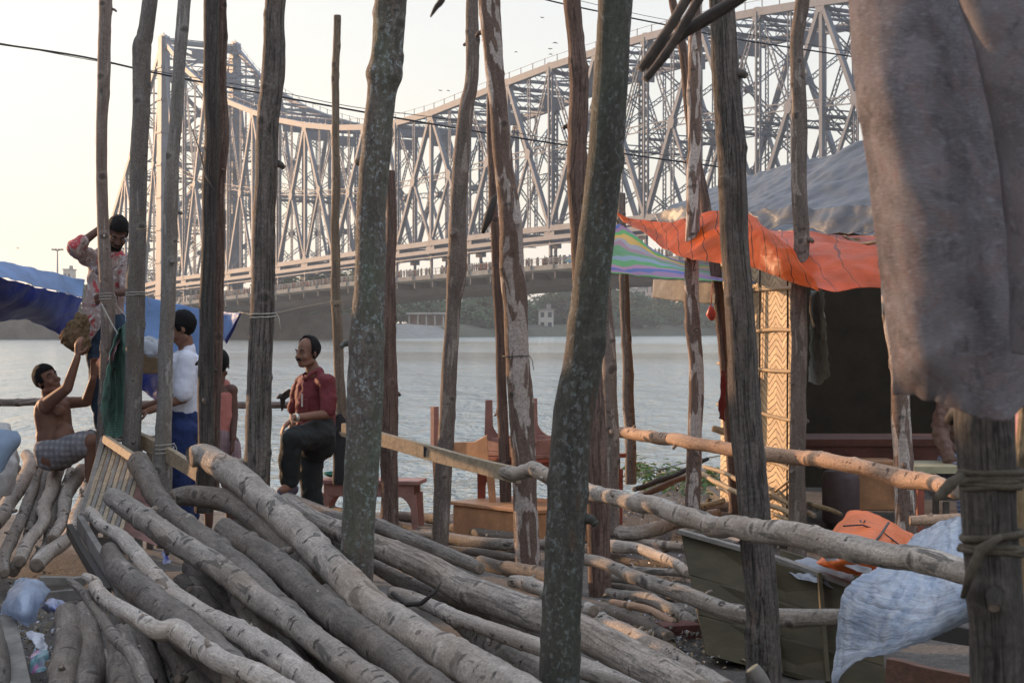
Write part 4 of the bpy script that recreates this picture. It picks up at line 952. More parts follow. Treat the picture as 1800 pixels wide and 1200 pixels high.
# inside the hut
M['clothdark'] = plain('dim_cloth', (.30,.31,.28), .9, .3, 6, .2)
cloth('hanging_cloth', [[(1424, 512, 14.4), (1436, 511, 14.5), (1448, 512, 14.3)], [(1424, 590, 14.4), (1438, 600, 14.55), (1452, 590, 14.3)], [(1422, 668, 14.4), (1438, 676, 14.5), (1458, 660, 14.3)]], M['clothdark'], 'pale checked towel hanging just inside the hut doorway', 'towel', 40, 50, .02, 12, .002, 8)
M['redshade'] = plain('shaded_red_wood', (.10,.035,.022), .6, .4, 6, .2)  # red wood darkened in colour to stand for shade inside the hut
tb = empty('wooden_counter', (3.3, 15.2, 0), 'reddish counter inside the hut doorway, darkened in colour for shade', 'counter')
mb = MB(); mb.box((3.3, 15.2, .76), (1.9, .8, .06)); mb.build('top', M['redshade'], tb)
mb = MB(); mb.box((3.3, 14.85, .66), (1.8, .04, .14)); mb.build('apron', M['redshade'], tb)
for sx in (-.85, .85):
    for sy in (-.3, .3): mb = MB(); mb.box((3.3+sx, 15.2+sy, .36), (.07, .07, .74)); mb.build('leg', M['redwood'], tb)
mb = MB(); c = P(1478, 830, 14.2)
mb.tube([Vector((c.x, 14.2, .12)), Vector((c.x, 14.2, .16)), Vector((c.x, 14.2, .5)), Vector((c.x, 14.2, .56)), Vector((c.x, 14.2, .58))], [.13, .155, .155, .14, .06], 20)
mb.tube([Vector((c.x, 14.2, .58)), Vector((c.x, 14.2, .61))], [.05, .05], 14)
tag(mb.build('barrel', plain('dull_pink_plastic', (.10,.07,.07), .5)), 'small dull pink plastic drum on the floor of the hut', 'drum')
mb = MB(); mb.box(P(1525, 850, 14.6), (.42, .35, .42)); o = mb.build('wooden_box', M['orangewood']); o.modifiers.new('b', 'BEVEL').width = .01; tag(o, 'brown square box beside the pink drum in the hut', 'box')
t2 = empty('small_table', (3.05, 13.0, 0), 'pale topped table at the right where the man in the brown jacket sits', 'table')
cc = P(1655, 824, 12.6)
mb = MB(); mb.box(cc+Vector((.15, .2, 0)), (.75, .6, .05)); mb.build('table_top', plain('pale_board', (.33,.30,.19), .7), t2)
for sx in (-.17, .47):
    for sy in (-.05, .45): mb = MB(); mb.box((cc.x+sx, cc.y+sy, cc.z/2-.02), (.05, .05, cc.z-.05)); mb.build('table_leg', M['redwood'], t2)
for px, py in ((1424, 520), (1563, 518)):
    mb = MB(); q = P(px, py, 12.9); mb.tube([q, q+Vector((0, 0, -.12)), q+Vector((.02, 0, -.2)), q+Vector((.03, 0, -.23))], [.005, .005, .006, .010], 6)
    tag(mb.build('cord_end', M['rope']), 'loose cord dangling from the left part of the orange awning hem' if px < 1500 else 'knotted cord dangling from the right part of the orange awning hem', 'cord')
# ------------------------------------------------------------------ tarpaulins
M['orange'] = sheet_mat('orange_tarpaulin', (.88,.20,.03), .42, .65, .5, (15, .035, (.05,.02,.015)))
cloth('orange_awning', [[(1084, 374, 14.6), (1130, 388, 14.4), (1180, 390, 14), (1240, 375, 13.6), (1310, 372, 13.2), (1345, 400, 12.9), (1395, 440, 12.4)],
    [(1086, 380, 14.6), (1140, 404, 14.2), (1190, 418, 13.6), (1245, 410, 13.2), (1315, 410, 12.8), (1370, 440, 12.4), (1420, 475, 12.2)],
    [(1090, 384, 14.6), (1140, 416, 13.9), (1195, 448, 13.3), (1250, 460, 12.9), (1320, 470, 12.6), (1380, 490, 12.3), (1440, 513, 12.1)]], M['orange'], 'orange tarpaulin awning with black lines slung from a tip at left to the hut', 'tarpaulin', 120, 50, .02, 4, .003, 11)
M['orange2'] = sheet_mat('orange_tarpaulin_pinklit', (.86,.17,.05), .4, .5, .45, (5, .03, (.30,.09,.05)))  # pinkish light on this sheet is put into its orange
cloth('orange_awning', [[(1322, 404, 13.6), (1400, 410, 13.5), (1480, 414, 13.4), (1600, 416, 13.3)], [(1340, 425, 13.0), (1400, 436, 12.8), (1480, 438, 12.7), (1600, 436, 12.6)], [(1390, 470, 12.5), (1430, 478, 12.4), (1490, 470, 12.4), (1600, 474, 12.3)], [(1425, 500, 12.2), (1460, 512, 12.1), (1520, 508, 12.2), (1600, 514, 12.2)]], M['orange2'], 'orange tarpaulin with pinkish light in its colour hung over the hut front, right of the lined one', 'tarpaulin', 90, 60, .035, 2.6, .003, 12)
def stripes_mat():
    m, n, b, out = newmat('striped_sheet'); g = G(n); a = n.nodes.new('ShaderNodeAttribute'); a.attribute_name = 'bark'
    s = g.nd('ShaderNodeSeparateXYZ', {0: a.outputs['Vector']})
    t = g.math('ADD', s.outputs[1], g.math('MULTIPLY', g.noise(g.vec(a.outputs['Vector'], (3, 2, 1)), 1.0, 2), .5))
    f = g.math('FRACT', g.math('MULTIPLY', t, 1.25)); r = n.nodes.new('ShaderNodeValToRGB'); r.color_ramp.interpolation = 'CONSTANT'; n.links.new(f, r.inputs[0])
    cs = [(.28,.42,.55), (.05,.45,.08), (.50,.26,.45), (.03,.12,.50), (.40,.20,.42), (.06,.48,.08), (.70,.50,.05), (.40,.42,.50), (.42,.25,.35), (.10,.38,.14)]
    e = r.color_ramp.elements; e[0].color = cs[0]+(1,); e[1].position = .1; e[1].color = cs[1]+(1,)
    for i in range(2, 10): q = e.new(i/10); q.color = cs[i]+(1,)
    fn = g.noise(g.vec(a.outputs['Vector'], (2, 160, 1)), 1.0, 2)
    c = g.mix(g.math('MULTIPLY', g.ramp(fn, .4, .6), .35), r.outputs[0], (.5,.48,.42))
    n.links.new(c, b.inputs['Base Color']); b.inputs['Roughness'].default_value = .5
    t_ = n.nodes.new('ShaderNodeBsdfTranslucent'); n.links.new(c, t_.inputs[0]); mx = n.nodes.new('ShaderNodeMixShader'); mx.inputs[0].default_value = .45
    n.links.new(b.outputs[0], mx.inputs[1]); n.links.new(t_.outputs[0], mx.inputs[2]); n.links.new(mx.outputs[0], out.inputs[0]); return m
M['stripes'] = stripes_mat()
cloth('striped_awning', [[(990, 455, 13.5), (1040, 430, 14.0), (1078, 398, 15.0), (1100, 400, 15.6), (1150, 440, 16.2), (1210, 460, 16.5), (1330, 470, 16.6)],
    [(990, 458, 13.5), (1040, 452, 13.8), (1080, 440, 14.5), (1120, 445, 15.0), (1170, 462, 15.4), (1230, 476, 15.7), (1330, 486, 15.9)],
    [(990, 460, 13.5), (1040, 468, 13.6), (1080, 480, 13.9), (1130, 486, 14.2), (1190, 491, 14.4), (1250, 494, 14.6), (1330, 500, 14.8)]], M['stripes'], 'multicoloured striped plastic awning under the orange one', 'awning', 90, 40, .010, 4, .003, 13)
M['bluelit'] = sheet_mat('lit_blue_tarpaulin', (.27,.42,.68), .45, .6, .4)  # paler blue puts the sun through the sheet into the colour
M['bluedeepshade'] = sheet_mat('deep_blue_shade_tarpaulin', (.018,.045,.30), .5, .2, .4)  # deep blue carries the shade of the underside; reused on other blue sheets
t1 = empty('blue_tarpaulin', P(0, 560, 12.5), 'blue tarpaulin awning at the left edge, lit and shaded tones in its colours', 'tarpaulin')
def kid(o, p): o.parent = p; o.location = -parent_world(p); return o
kid(cloth('lit_face', [[(-120, 430, 12.0), (0, 459, 12.6), (70, 474, 13.2), (148, 492, 14.2)], [(-120, 455, 11.6), (0, 472, 12.2), (70, 489, 13), (146, 510, 14.1)], [(-120, 472, 11.2), (0, 487, 11.9), (70, 505, 12.8), (145, 522, 14.0)]], M['bluelit'], None, None, 60, 24, .012, 5, .002, 14), t1)
kid(cloth('shaded_face', [[(-120, 473, 11.2), (0, 488, 11.9), (70, 506, 12.8), (146, 523, 14.0)], [(-120, 520, 11.6), (0, 530, 12.3), (68, 545, 13.0), (132, 553, 14.0)], [(-120, 560, 12.2), (0, 563, 12.8), (52, 564, 13.4), (116, 594, 14.0)]], M['bluedeepshade'], None, None, 60, 30, .016, 5, .002, 15), t1)
t3 = empty('blue_tarpaulin', P(300, 600, 14), 'blue tarpaulin in a lit tone behind the white shirt, its right tip tied by a cord', 'tarpaulin')
kid(cloth('lit_face', [[(200, 505, 14.4), (250, 520, 14.4), (330, 538, 14.2), (400, 548, 13.6), (424, 549, 13.2)], [(200, 560, 14.3), (250, 575, 14.3), (330, 590, 14.1), (390, 570, 13.7), (421, 553, 13.2)], [(200, 600, 14.2), (250, 618, 14.2), (330, 632, 14.0), (392, 598, 13.7), (420, 557, 13.2)]], M['bluelit'], None, None, 60, 30, .014, 5, .002, 16), t3)
kid(cloth('drooping_corner', [[(236, 640, 14.1), (262, 648, 14.0), (285, 650, 13.9)], [(240, 665, 14.1), (264, 675, 14.0), (285, 680, 13.9)], [(246, 682, 14.1), (266, 698, 14.0), (285, 712, 13.9)]], M['bluedeepshade'], None, None, 24, 20, .012, 6, .002, 17), t3)
cloth('blue_hem', [[(420, 553, 13.15), (408, 575, 13.4), (394, 598, 13.6)], [(424, 551, 13.15), (413, 577, 13.4), (398, 604, 13.6)]], M['bluedeepshade'], None, None, 20, 3, .003, 6, .003, 18); kid(bpy.data.objects[LASTC[0]], t3)
# plastic sheet and box between the poles
M['clear'] = plain('milky_plastic', (.50,.52,.56), .3, .2, 12, .5, spec=.6, trans=.5)
cloth('plastic_sheet', [[(246, 588, 13.1), (262, 592, 13.2), (285, 600, 13.2)], [(246, 605, 13.0), (265, 612, 13.0), (288, 618, 13.1)], [(250, 616, 13.0), (268, 628, 13.0), (286, 630, 13.1)]], M['clear'], 'crumpled milky plastic sheet on the cardboard box behind the pale slim pole', 'plastic sheet', 40, 24, .035, 9, .002, 19)
mb = MB(); mb.box(P(268, 638, 13.4), (.34, .3, .16)); o = mb.build('cardboard_box', plain('cardboard', (.26,.19,.115), .85)); o.modifiers.new('b', 'BEVEL').width = .006; tag(o, 'brown cardboard box held up beside the man in the white shirt', 'box')
def check_mat(name, c1, c2, c3, sc, rough=.9, trans=0.0):
    m, n, b, out = newmat(name); g = G(n); v = g.vec(obj_vec(g), (sc, sc, sc)); s = g.nd('ShaderNodeSeparateXYZ', {0: v})
    a1 = g.ramp(g.math('ABSOLUTE', g.math('SUBTRACT', g.math('FRACT', s.outputs[0]), .5)), .2, .26); a2 = g.ramp(g.math('ABSOLUTE', g.math('SUBTRACT', g.math('FRACT', s.outputs[2]), .5)), .2, .26)
    c = g.mix(a1, c1, c2); c = g.mix(g.math('MULTIPLY', a2, .6), c, c3); n.links.new(c, b.inputs['Base Color']); b.inputs['Roughness'].default_value = rough
    n.links.new(g.bump(g.noise(g.vec(obj_vec(g), (14, 14, 3)), 1.0, 3), .5, .02), b.inputs['Normal'])
    if trans:
        t = n.nodes.new('ShaderNodeBsdfTranslucent'); n.links.new(c, t.inputs[0]); mx = n.nodes.new('ShaderNodeMixShader'); mx.inputs[0].default_value = trans
        n.links.new(b.outputs[0], mx.inputs[1]); n.links.new(t.outputs[0], mx.inputs[2]); n.links.new(mx.outputs[0], out.inputs[0])
    return m
M['teal'] = check_mat('green_checked_cloth', (.045,.13,.12), (.07,.20,.17), (.20,.24,.15), 55)
cloth('checked_cloth', [[(208, 578, 12.6), (214, 574, 12.7), (222, 566, 12.6)], [(192, 630, 12.4), (206, 620, 12.7), (224, 612, 12.5)], [(182, 690, 12.3), (202, 690, 12.65), (224, 690, 12.5)], [(178, 735, 12.3), (200, 745, 12.6), (222, 735, 12.5)], [(186, 766, 12.4), (200, 772, 12.5), (214, 766, 12.5)]], M['teal'], 'green and blue checked cloth hanging against the grey pole', 'cloth', 60, 60, .022, 7, .004, 20, fine=.004)
M['dustypink'] = plain('dusty_pink_cloth', (.24,.12,.125), .9, .3, 8, .3)
cloth('pink_bundle', [[(206, 588, 12.9), (214, 590, 12.8)], [(186, 612, 12.8), (204, 610, 12.5)], [(172, 640, 12.8), (200, 640, 12.5)], [(182, 668, 12.9), (196, 668, 12.8)]], M['dustypink'], 'dusty pink cloth bunched left of the green checked cloth', 'cloth', 30, 40, .03, 8, .004, 21)
# maroon cloth and red pouch by the leaning pole
cloth('maroon_cloth', [[(1268, 652, 15), (1273, 650, 15.1)], [(1264, 700, 15), (1276, 700, 15.1)], [(1262, 738, 15), (1274, 740, 15.1), ]], plain('maroon_cloth', (.13,.02,.035), .9), 'dark maroon cloth hanging from the slender leaning pole', 'cloth', 14, 30, .02, 9, .004, 22)
mb = MB(); c = P(1250, 552, 13.7)
mb.tube([c+Vector((0,0,.07)), c+Vector((0,0,.04)), c, c+Vector((.01,0,-.04)), c+Vector((.01,0,-.055))], [.01,.025,.042,.026,.006], 12); mb.tube([c+Vector((0,0,.07)), P(1252, 500, 13.7)], .004, 5)
tag(mb.build('red_pouch', plain('red_plastic', (.42,.05,.03), .4)), 'small red plastic pouch hanging left of the leaning pole', 'pouch')
# the big grey cloth at the right, very near
m, n, b, out = newmat('dirty_grey_cloth'); g = G(n); v = obj_vec(g)
c = g.mix(g.ramp(g.noise(v, 6, 5, .65, .6), .34, .66), (.105,.093,.095), (.20,.182,.188))
c = g.mix(g.math('MULTIPLY', g.ramp(g.noise(v, 14, 4, .65, .8), .50, .64), .5), c, (.18,.115,.105))
c = g.mix(g.math('MULTIPLY', g.ramp(g.noise(v, 20, 5, .7, .6), .54, .66), .6), c, (.07,.062,.064))
c = g.mix(g.math('MULTIPLY', g.ramp(g.noise(g.vec(v, (30, 30, 75)), 1.0, 3, .6), .56, .70), .3), c, (.33,.32,.35))
n.links.new(c, b.inputs['Base Color']); b.inputs['Roughness'].default_value = .95; b.inputs['Specular IOR Level'].default_value = .1
ua = n.nodes.new('ShaderNodeAttribute'); ua.attribute_name = 'bark'
slub = g.noise(g.vec(ua.outputs['Vector'], (26, 330, 1)), 1.0, 3, .6); warp = g.noise(g.vec(ua.outputs['Vector'], (230, 30, 1)), 1.0, 3, .6)
c = g.mix(g.math('MULTIPLY', g.ramp(slub, .52, .66), .4), c, (.28,.265,.285)); c = g.mix(g.math('MULTIPLY', g.ramp(warp, .54, .68), .25), c, (.10,.09,.092))
n.links.new(c, b.inputs['Base Color'])
n.links.new(g.bump(g.math('ADD', g.math('MULTIPLY', slub, .5), g.math('MULTIPLY', g.noise(g.vec(v, (5, 5, 8)), 1.0, 2, .5), 2.5)), .35, .02), b.inputs['Normal'])
t = n.nodes.new('ShaderNodeBsdfTranslucent'); n.links.new(c, t.inputs[0]); mx = n.nodes.new('ShaderNodeMixShader'); mx.inputs[0].default_value = .15
n.links.new(b.outputs[0], mx.inputs[1]); n.links.new(t.outputs[0], mx.inputs[2]); n.links.new(mx.outputs[0], out.inputs[0]); M['greycloth'] = m
gc = [[(1470, -90, 3.1), (1545, -90, 3.0), (1640, -90, 2.95), (1700, -90, 3.1), (1840, -90, 3.2)],
      [(1488, 0, 3.05), (1550, 0, 2.95), (1640, 0, 2.9), (1705, 0, 3.05), (1850, 0, 3.15)],
      [(1508, 160, 3.0), (1570, 160, 2.9), (1660, 160, 2.88), (1740, 160, 3.0), (1850, 160, 3.1)],
      [(1526, 320, 3.0), (1590, 320, 2.88), (1680, 320, 2.86), (1765, 320, 2.96), (1850, 320, 3.05)],
      [(1550, 480, 3.0), (1600, 480, 2.9), (1690, 480, 2.86), (1778, 480, 2.95), (1850, 480, 3.0)],
      [(1572, 610, 3.0), (1625, 610, 2.9), (1700, 610, 2.88), (1780, 600, 2.93), (1850, 580, 3.0)],
      [(1576, 682, 3.02), (1640, 700, 2.95), (1710, 728, 2.9), (1775, 735, 2.93), (1850, 640, 3.0)]]
cloth('grey_cloth', gc, M['greycloth'], 'big ragged grey cloth hanging very near at the right', 'cloth', 110, 150, .012, 5, .004, 23, hem=.010)
cloth('grey_cloth', [[(1690, -90, 2.86), (1716, -90, 2.8), (1860, -90, 2.75)], [(1696, 0, 2.86), (1720, 0, 2.8), (1860, 0, 2.75)], [(1742, 180, 2.86), (1770, 180, 2.8), (1860, 180, 2.75)], [(1768, 330, 2.86), (1790, 330, 2.8), (1860, 330, 2.75)], [(1776, 480, 2.86), (1800, 480, 2.82), (1860, 480, 2.75)], [(1788, 620, 2.87), (1810, 620, 2.84), (1860, 620, 2.8)]], M['greycloth'], 'second fold of near grey cloth overlapping at the right edge', 'cloth', 40, 90, .010, 5, .008, 24)
cloth('pink_cloth', [[(1782, 716, 5), (1800, 712, 5), (1850, 712, 5)], [(1780, 760, 4.95), (1800, 756, 4.9), (1850, 756, 5)], [(1788, 800, 5), (1800, 806, 5), (1850, 800, 5)]], plain('pink_cloth', (.45,.22,.19), .9), 'sliver of pink cloth at the right edge below the grey cloth', 'cloth', 20, 20, .01, 8, .004, 25)
# rags wound on the near post
M['rag'] = plain('dirty_rag', (.085,.07,.05), .95, .4, 30, .8)
def rag_wrap(py, r, n_, hh, sd, label, tail):
    c = P(1742, py, 3.5); mb = MB(); rr = rnd(sd)
    for q in range(n_):
        pts = []; z0 = rr.uniform(-hh, hh); tl = rr.uniform(-.012, .012)
        for i in range(25): a = i/24*2*math.pi; pts.append(c+Vector((math.cos(a)*(r+.004*math.sin(a*3+q)), math.sin(a)*(r+.004), z0+tl*math.sin(a+q))))
        mb.tube(pts, rr.uniform(.005, .009), 7, cap=False)
    mb.tube([P(*t) for t in tail[0]], tail[1], 9)
    o = mb.build('rag_binding', M['rag'])
    return tag(o, label, 'rag', 'rags bound round the near dark post')
rag_wrap(838, .060, 7, .018, 3, 'upper rag binding with a ragged tail poking left', ([(1690, 836, 3.42), (1672, 850, 3.4), (1655, 868, 3.4), (1645, 876, 3.38)], [.008, .013, .011, .006]))
rag_wrap(955, .060, 4, .02, 4, 'lower rag binding ending in a hanging knot', ([(1760, 942, 3.42), (1725, 965, 3.41), (1706, 1005, 3.42), (1692, 1050, 3.44)], [.007, .012, .010, .005]))
# ------------------------------------------------------------------ wooden trough, bags, plastic (right foreground)
M['olive'] = plain('olive_boards', (.078,.064,.034), .75, .35, 3, .3, dirt=(.035,.032,.024), stretch=(1,1,3))
tr = empty('wooden_trough', P(1330, 1190, 8.8), 'dark olive wooden boat-like trough behind the lower log rail', 'trough')
def panel(name, pts, th, mat, parent, nrm=Vector((0, 1, 0))):
    mb = MB(); n_ = len(pts)
    for p in pts: mb.v.append(Vector(p))
    for p in pts: mb.v.append(Vector(p)+nrm*th)
    mb.face(list(range(n_)), 0, False); mb.face([n_+i for i in range(n_)][::-1], 0, False)
    for i in range(n_): j = (i+1) % n_; mb.face([i, i+n_, j+n_, j], 0, False)
    o = mb.build(name, M[mat], parent); bv = o.modifiers.new('b', 'BEVEL'); bv.width = .004; bv.limit_method = 'ANGLE'; return o
for i, (t0, t1_) in enumerate(((0, .36), (.365, .68), (.685, 1))):
    A = [P(1197, 935, 9.3), P(1372, 985, 9.0), P(1545, 1048, 8.5)]; B = [P(1240, 1150, 8.9), P(1400, 1190, 8.6), P(1560, 1230, 8.2)]
    pts = [A[q].lerp(B[q], t0) for q in range(3)]+[A[q].lerp(B[q], t1_) for q in (2, 1, 0)]
    panel('side_board', [p+Vector((0, -.008*i, 0)) for p in pts], .03, 'olive', tr)
panel('end_board', [P(1197, 935, 9.32), P(1240, 1150, 8.92), P(1290, 1130, 9.9), P(1240, 925, 10.2)], .03, 'olive', tr, Vector((1, .2, 0)))
panel('rear_board', [P(1372, 965, 9.9), P(1550, 1020, 9.4), P(1550, 1150, 9.3), P(1372, 1140, 9.7)], .03, 'olive', tr)
panel('floor_board', [P(1240, 1152, 8.95), P(1560, 1232, 8.25), P(1550, 1150, 9.3), P(1290, 1130, 9.95)], .03, 'olive', tr, UP)
mb = MB(); mb.beam(P(1194, 933, 9.28), P(1372, 983, 8.97), .05, .022); mb.beam(P(1372, 983, 8.97), P(1545, 1046, 8.47), .05, .022); mb.build('top_strip', M['plankgrey'], tr)
mb = MB(); mb.beam(P(1345, 978, 8.98), P(1372, 1185, 8.6), .05, .02, Vector((1,0,0))); mb.beam(P(1440, 1010, 8.72), P(1455, 1200, 8.4), .05, .02, Vector((1,0,0))); mb.build('rib', M['olive'], tr)
M['brownboard'] = plain('brown_board', (.15,.075,.05), .8, .35, 8, .4, dirt=(.07,.05,.035), stretch=(1,6,6))
plank(((1560, 1178), (1760, 1215)), 7.6, 7.3, 42, .05, 'brownboard', 'reddish brown board lying at the bottom right below the white sheet')
plank(((1520, 1092), (1780, 1130)), 8.4, 8.2, 30, .05, 'poledark', 'dark heavy board behind the white sheet at the right')
M['orangebag'] = sheet_mat('orange_bag', (.80,.17,.03), .5, .25, .4)
ob = empty('orange_bag', P(1520, 1000, 8.8), 'bright orange plastic bag tied with string behind the log rail', 'bag')
bm_rows = [[(1448, 978, 9.0), (1460, 940, 9.2), (1480, 912, 9.3), (1498, 896, 9.35), (1540, 905, 9.4), (1580, 928, 9.4), (1612, 950, 9.3)],
           [(1440, 985, 8.7), (1470, 950, 8.65), (1495, 925, 8.7), (1520, 912, 8.8), (1560, 925, 8.8), (1592, 942, 8.9), (1612, 955, 9.0)],
           [(1438, 988, 8.55), (1470, 985, 8.3), (1500, 975, 8.2), (1530, 965, 8.25), (1560, 965, 8.35), (1590, 968, 8.5), (1608, 972, 8.7)],
           [(1440, 992, 8.5), (1480, 1005, 8.35), (1510, 1012, 8.3), (1530, 1015, 8.3), (1560, 1020, 8.4), (1590, 1015, 8.5), (1605, 1000, 8.7)]]
kid(cloth('bag_body', bm_rows, M['orangebag'], None, None, 60, 50, .018, 6, .004, 26), ob)
mb = MB(); mb.tube([P(1482, 924, 8.58), P(1516, 922, 8.58), P(1552, 935, 8.55), P(1582, 958, 8.4)], .004, 6); mb.tube([P(1562, 918, 8.62), P(1548, 940, 8.42), P(1536, 955, 8.15)], .006, 6); mb.tube([P(1512, 914, 8.7), P(1516, 922, 8.66), P(1521, 914, 8.66)], .004, 6); mb.build('string', M['wire'], ob)
M['packet'] = plain('packet_white', (.42,.42,.45), .4, .25, 9, .3)
kid(cloth('white_lining', [[(1450, 975, 8.42), (1480, 984, 8.25), (1510, 992, 8.2), (1530, 998, 8.2)], [(1455, 985, 8.4), (1490, 998, 8.22), (1515, 1006, 8.2), (1532, 1012, 8.2)]], M['packet'], None, None, 30, 10, .012, 9, .003, 27), ob)
cloth('clear_plastic', [[(1378, 996, 9.1), (1410, 985, 9.2), (1450, 990, 9.2), (1500, 1000, 9.2)], [(1385, 1006, 8.9), (1420, 1008, 8.8), (1460, 1015, 8.8), (1500, 1020, 8.9)], [(1400, 1016, 8.8), (1440, 1028, 8.7), (1480, 1035, 8.7), (1510, 1035, 8.8)]], M['clear'], 'crumpled clear plastic with a red tinge lying in the trough left of the orange bag', 'plastic sheet', 50, 30, .03, 8, .002, 28)
def sheet2():
    m, n, b, out = newmat('white_blue_sheet'); g = G(n); a = n.nodes.new('ShaderNodeAttribute'); a.attribute_name = 'bark'; v = a.outputs['Vector']
    f = g.noise(g.vec(v, (3.0, 22, 1)), 1.0, 5, .65, .8); f2 = g.noise(g.vec(v, (14, 5, 1)), 1.0, 4, .6, .5)
    c = g.mix(g.ramp(f2, .35, .65), (.26,.32,.42), (.50,.53,.58)); c = g.mix(g.math('MULTIPLY', g.ramp(f, .5, .62), .5), c, (.22,.25,.30))
    n.links.new(c, b.inputs['Base Color']); b.inputs['Roughness'].default_value = .5
    n.links.new(g.bump(g.math('ADD', f, g.math('MULTIPLY', f2, .5)), 1.0, .035), b.inputs['Normal'])
    t = n.nodes.new('ShaderNodeBsdfTranslucent'); n.links.new(c, t.inputs[0]); mx = n.nodes.new('ShaderNodeMixShader'); mx.inputs[0].default_value = .25
    n.links.new(b.outputs[0], mx.inputs[1]); n.links.new(t.outputs[0], mx.inputs[2]); n.links.new(mx.outputs[0], out.inputs[0]); return m
M['sheet2'] = sheet2()
cloth('white_blue_sheet', [[(1580, 962, 7.6), (1625, 935, 7.4), (1665, 915, 7.2), (1712, 905, 7.0), (1800, 885, 6.9)],
    [(1535, 1005, 7.1), (1600, 985, 7.0), (1650, 975, 6.8), (1715, 970, 6.7), (1800, 960, 6.6)],
    [(1500, 1022, 6.9), (1570, 1030, 6.6), (1640, 1040, 6.4), (1715, 1030, 6.2), (1800, 1020, 6.1)],
    [(1476, 1050, 6.8), (1545, 1080, 6.45), (1620, 1085, 6.25), (1712, 1060, 6.1), (1800, 1050, 6.0)],
    [(1470, 1110, 6.7), (1530, 1130, 6.4), (1600, 1120, 6.2), (1710, 1080, 6.1), (1800, 1070, 6.0)],
    [(1464, 1215, 6.6), (1508, 1160, 6.4), (1590, 1140, 6.2), (1706, 1090, 6.15), (1800, 1085, 6.1)]], M['sheet2'], 'crinkled white and pale blue plastic sheet draped at the lower right', 'plastic sheet', 140, 110, .016, 6, .002, 29, fine=.004)
# ------------------------------------------------------------------ furniture at the waterline
def box_part(name, c, d, mat, parent, rz=0, rot=None):
    mb = MB(); mb.box(c, d, rz, 0, rot); o = mb.build(name, M[mat], parent); bv = o.modifiers.new('b', 'BEVEL'); bv.width = .004; bv.limit_method = 'ANGLE'; return o
def leg_bracket(name, base, top, w, mat, parent, s):
    """square leg with a curved bracket below the apron"""
    mb = MB(); mb.beam(base, top, w*.8, w*.8, Vector((1, 0, 0)), w2=w, h2=w)
    d = (Vector(base)-Vector(top)).normalized(); k = len(mb.v); n_ = 7
    for yy in (-w*.3, w*.3):
        mb.v.append(Vector(top)+Vector((s*w*.4, yy, 0)))
        for i in range(n_+1):
            a = i/n_*math.pi/2; mb.v.append(Vector(top)+Vector((s*(w*.4+.16*(1-math.sin(a))), yy, 0))+d*(.16*(1-math.cos(a))))
    m_ = n_+2
    mb.face([k+i for i in range(m_)], 0, False); mb.face([k+m_+i for i in range(m_)][::-1], 0, False)
    for i in range(m_): j = (i+1) % m_; mb.face([k+i, k+j, k+m_+j, k+m_+i], 0, False)
    return mb.build(name, M[mat], parent)
# bench
bn = empty('wooden_bench', P(655, 900, 15), 'pinkish wooden bench with arched legs left of the stacked tables', 'bench')
bz = P(0, 843, 15).z; x0, x1 = P(566, 0, 15).x, P(742, 0, 14.6).x; xm = (x0+x1)/2
rzb = -.16
RB = Matrix.Rotation(rzb, 3, 'Z'); cB = Vector((xm, 14.9, bz))
box_part('seat_board', cB, (x1-x0, .34, .035), 'pinkwood', bn, rzb)
box_part('apron', cB+RB @ Vector((0, -.13, -.07)), (x1-x0-.1, .025, .11), 'pinkwood', bn, rzb); box_part('apron', cB+RB @ Vector((0, .13, -.07)), (x1-x0-.1, .025, .11), 'pinkwood', bn, rzb)
for sx in (-1, 1):
    for sy in (-.13, .13):
        tp = cB+RB @ Vector((sx*((x1-x0)/2-.06), sy, -.1)); leg_bracket('leg', tp+Vector((sx*.02, 0, -.30)), tp, .06, 'pinkwood', bn, -sx)
for i, (dx, cl) in enumerate(((-.32, 'teal'), (-.22, 'teal'), (-.05, 'packet'))):
    c = cB+RB @ Vector((dx, -.02, .03)); mb = MB(); rr = rnd(i+60)
    if i < 2:
        for q in range(6):
            pts = [c+Vector((math.cos(a/10*6.28)*(.05+q*.012), math.sin(a/10*6.28)*(.04+q*.01), .005*q+rr.uniform(0, .012))) for a in range(11)]; mb.tube(pts, .008, 6)
        if i == 1: mb.tube([c+Vector((.05,-.12,.0)), c+Vector((.06,-.175,-.01)), c+Vector((.06,-.18,-.1)), c+Vector((.065,-.18,-.16))], .012, 6)
        tag(mb.build('rope_coil', plain('green_rope', (.03,.16,.11), .8)), ('green rope coil at the left end of the bench', 'green rope coil with its end hanging over the bench front')[i], 'rope')
pxlog('jute_scrap', T_('596,842,14 612,836,18 632,842,14'), 14.8, [M['packet'], M['packet']], 65, 'crumpled grey packet on the bench behind the green rope', 'packet', stubs=0, knots=6, rough=2.5)
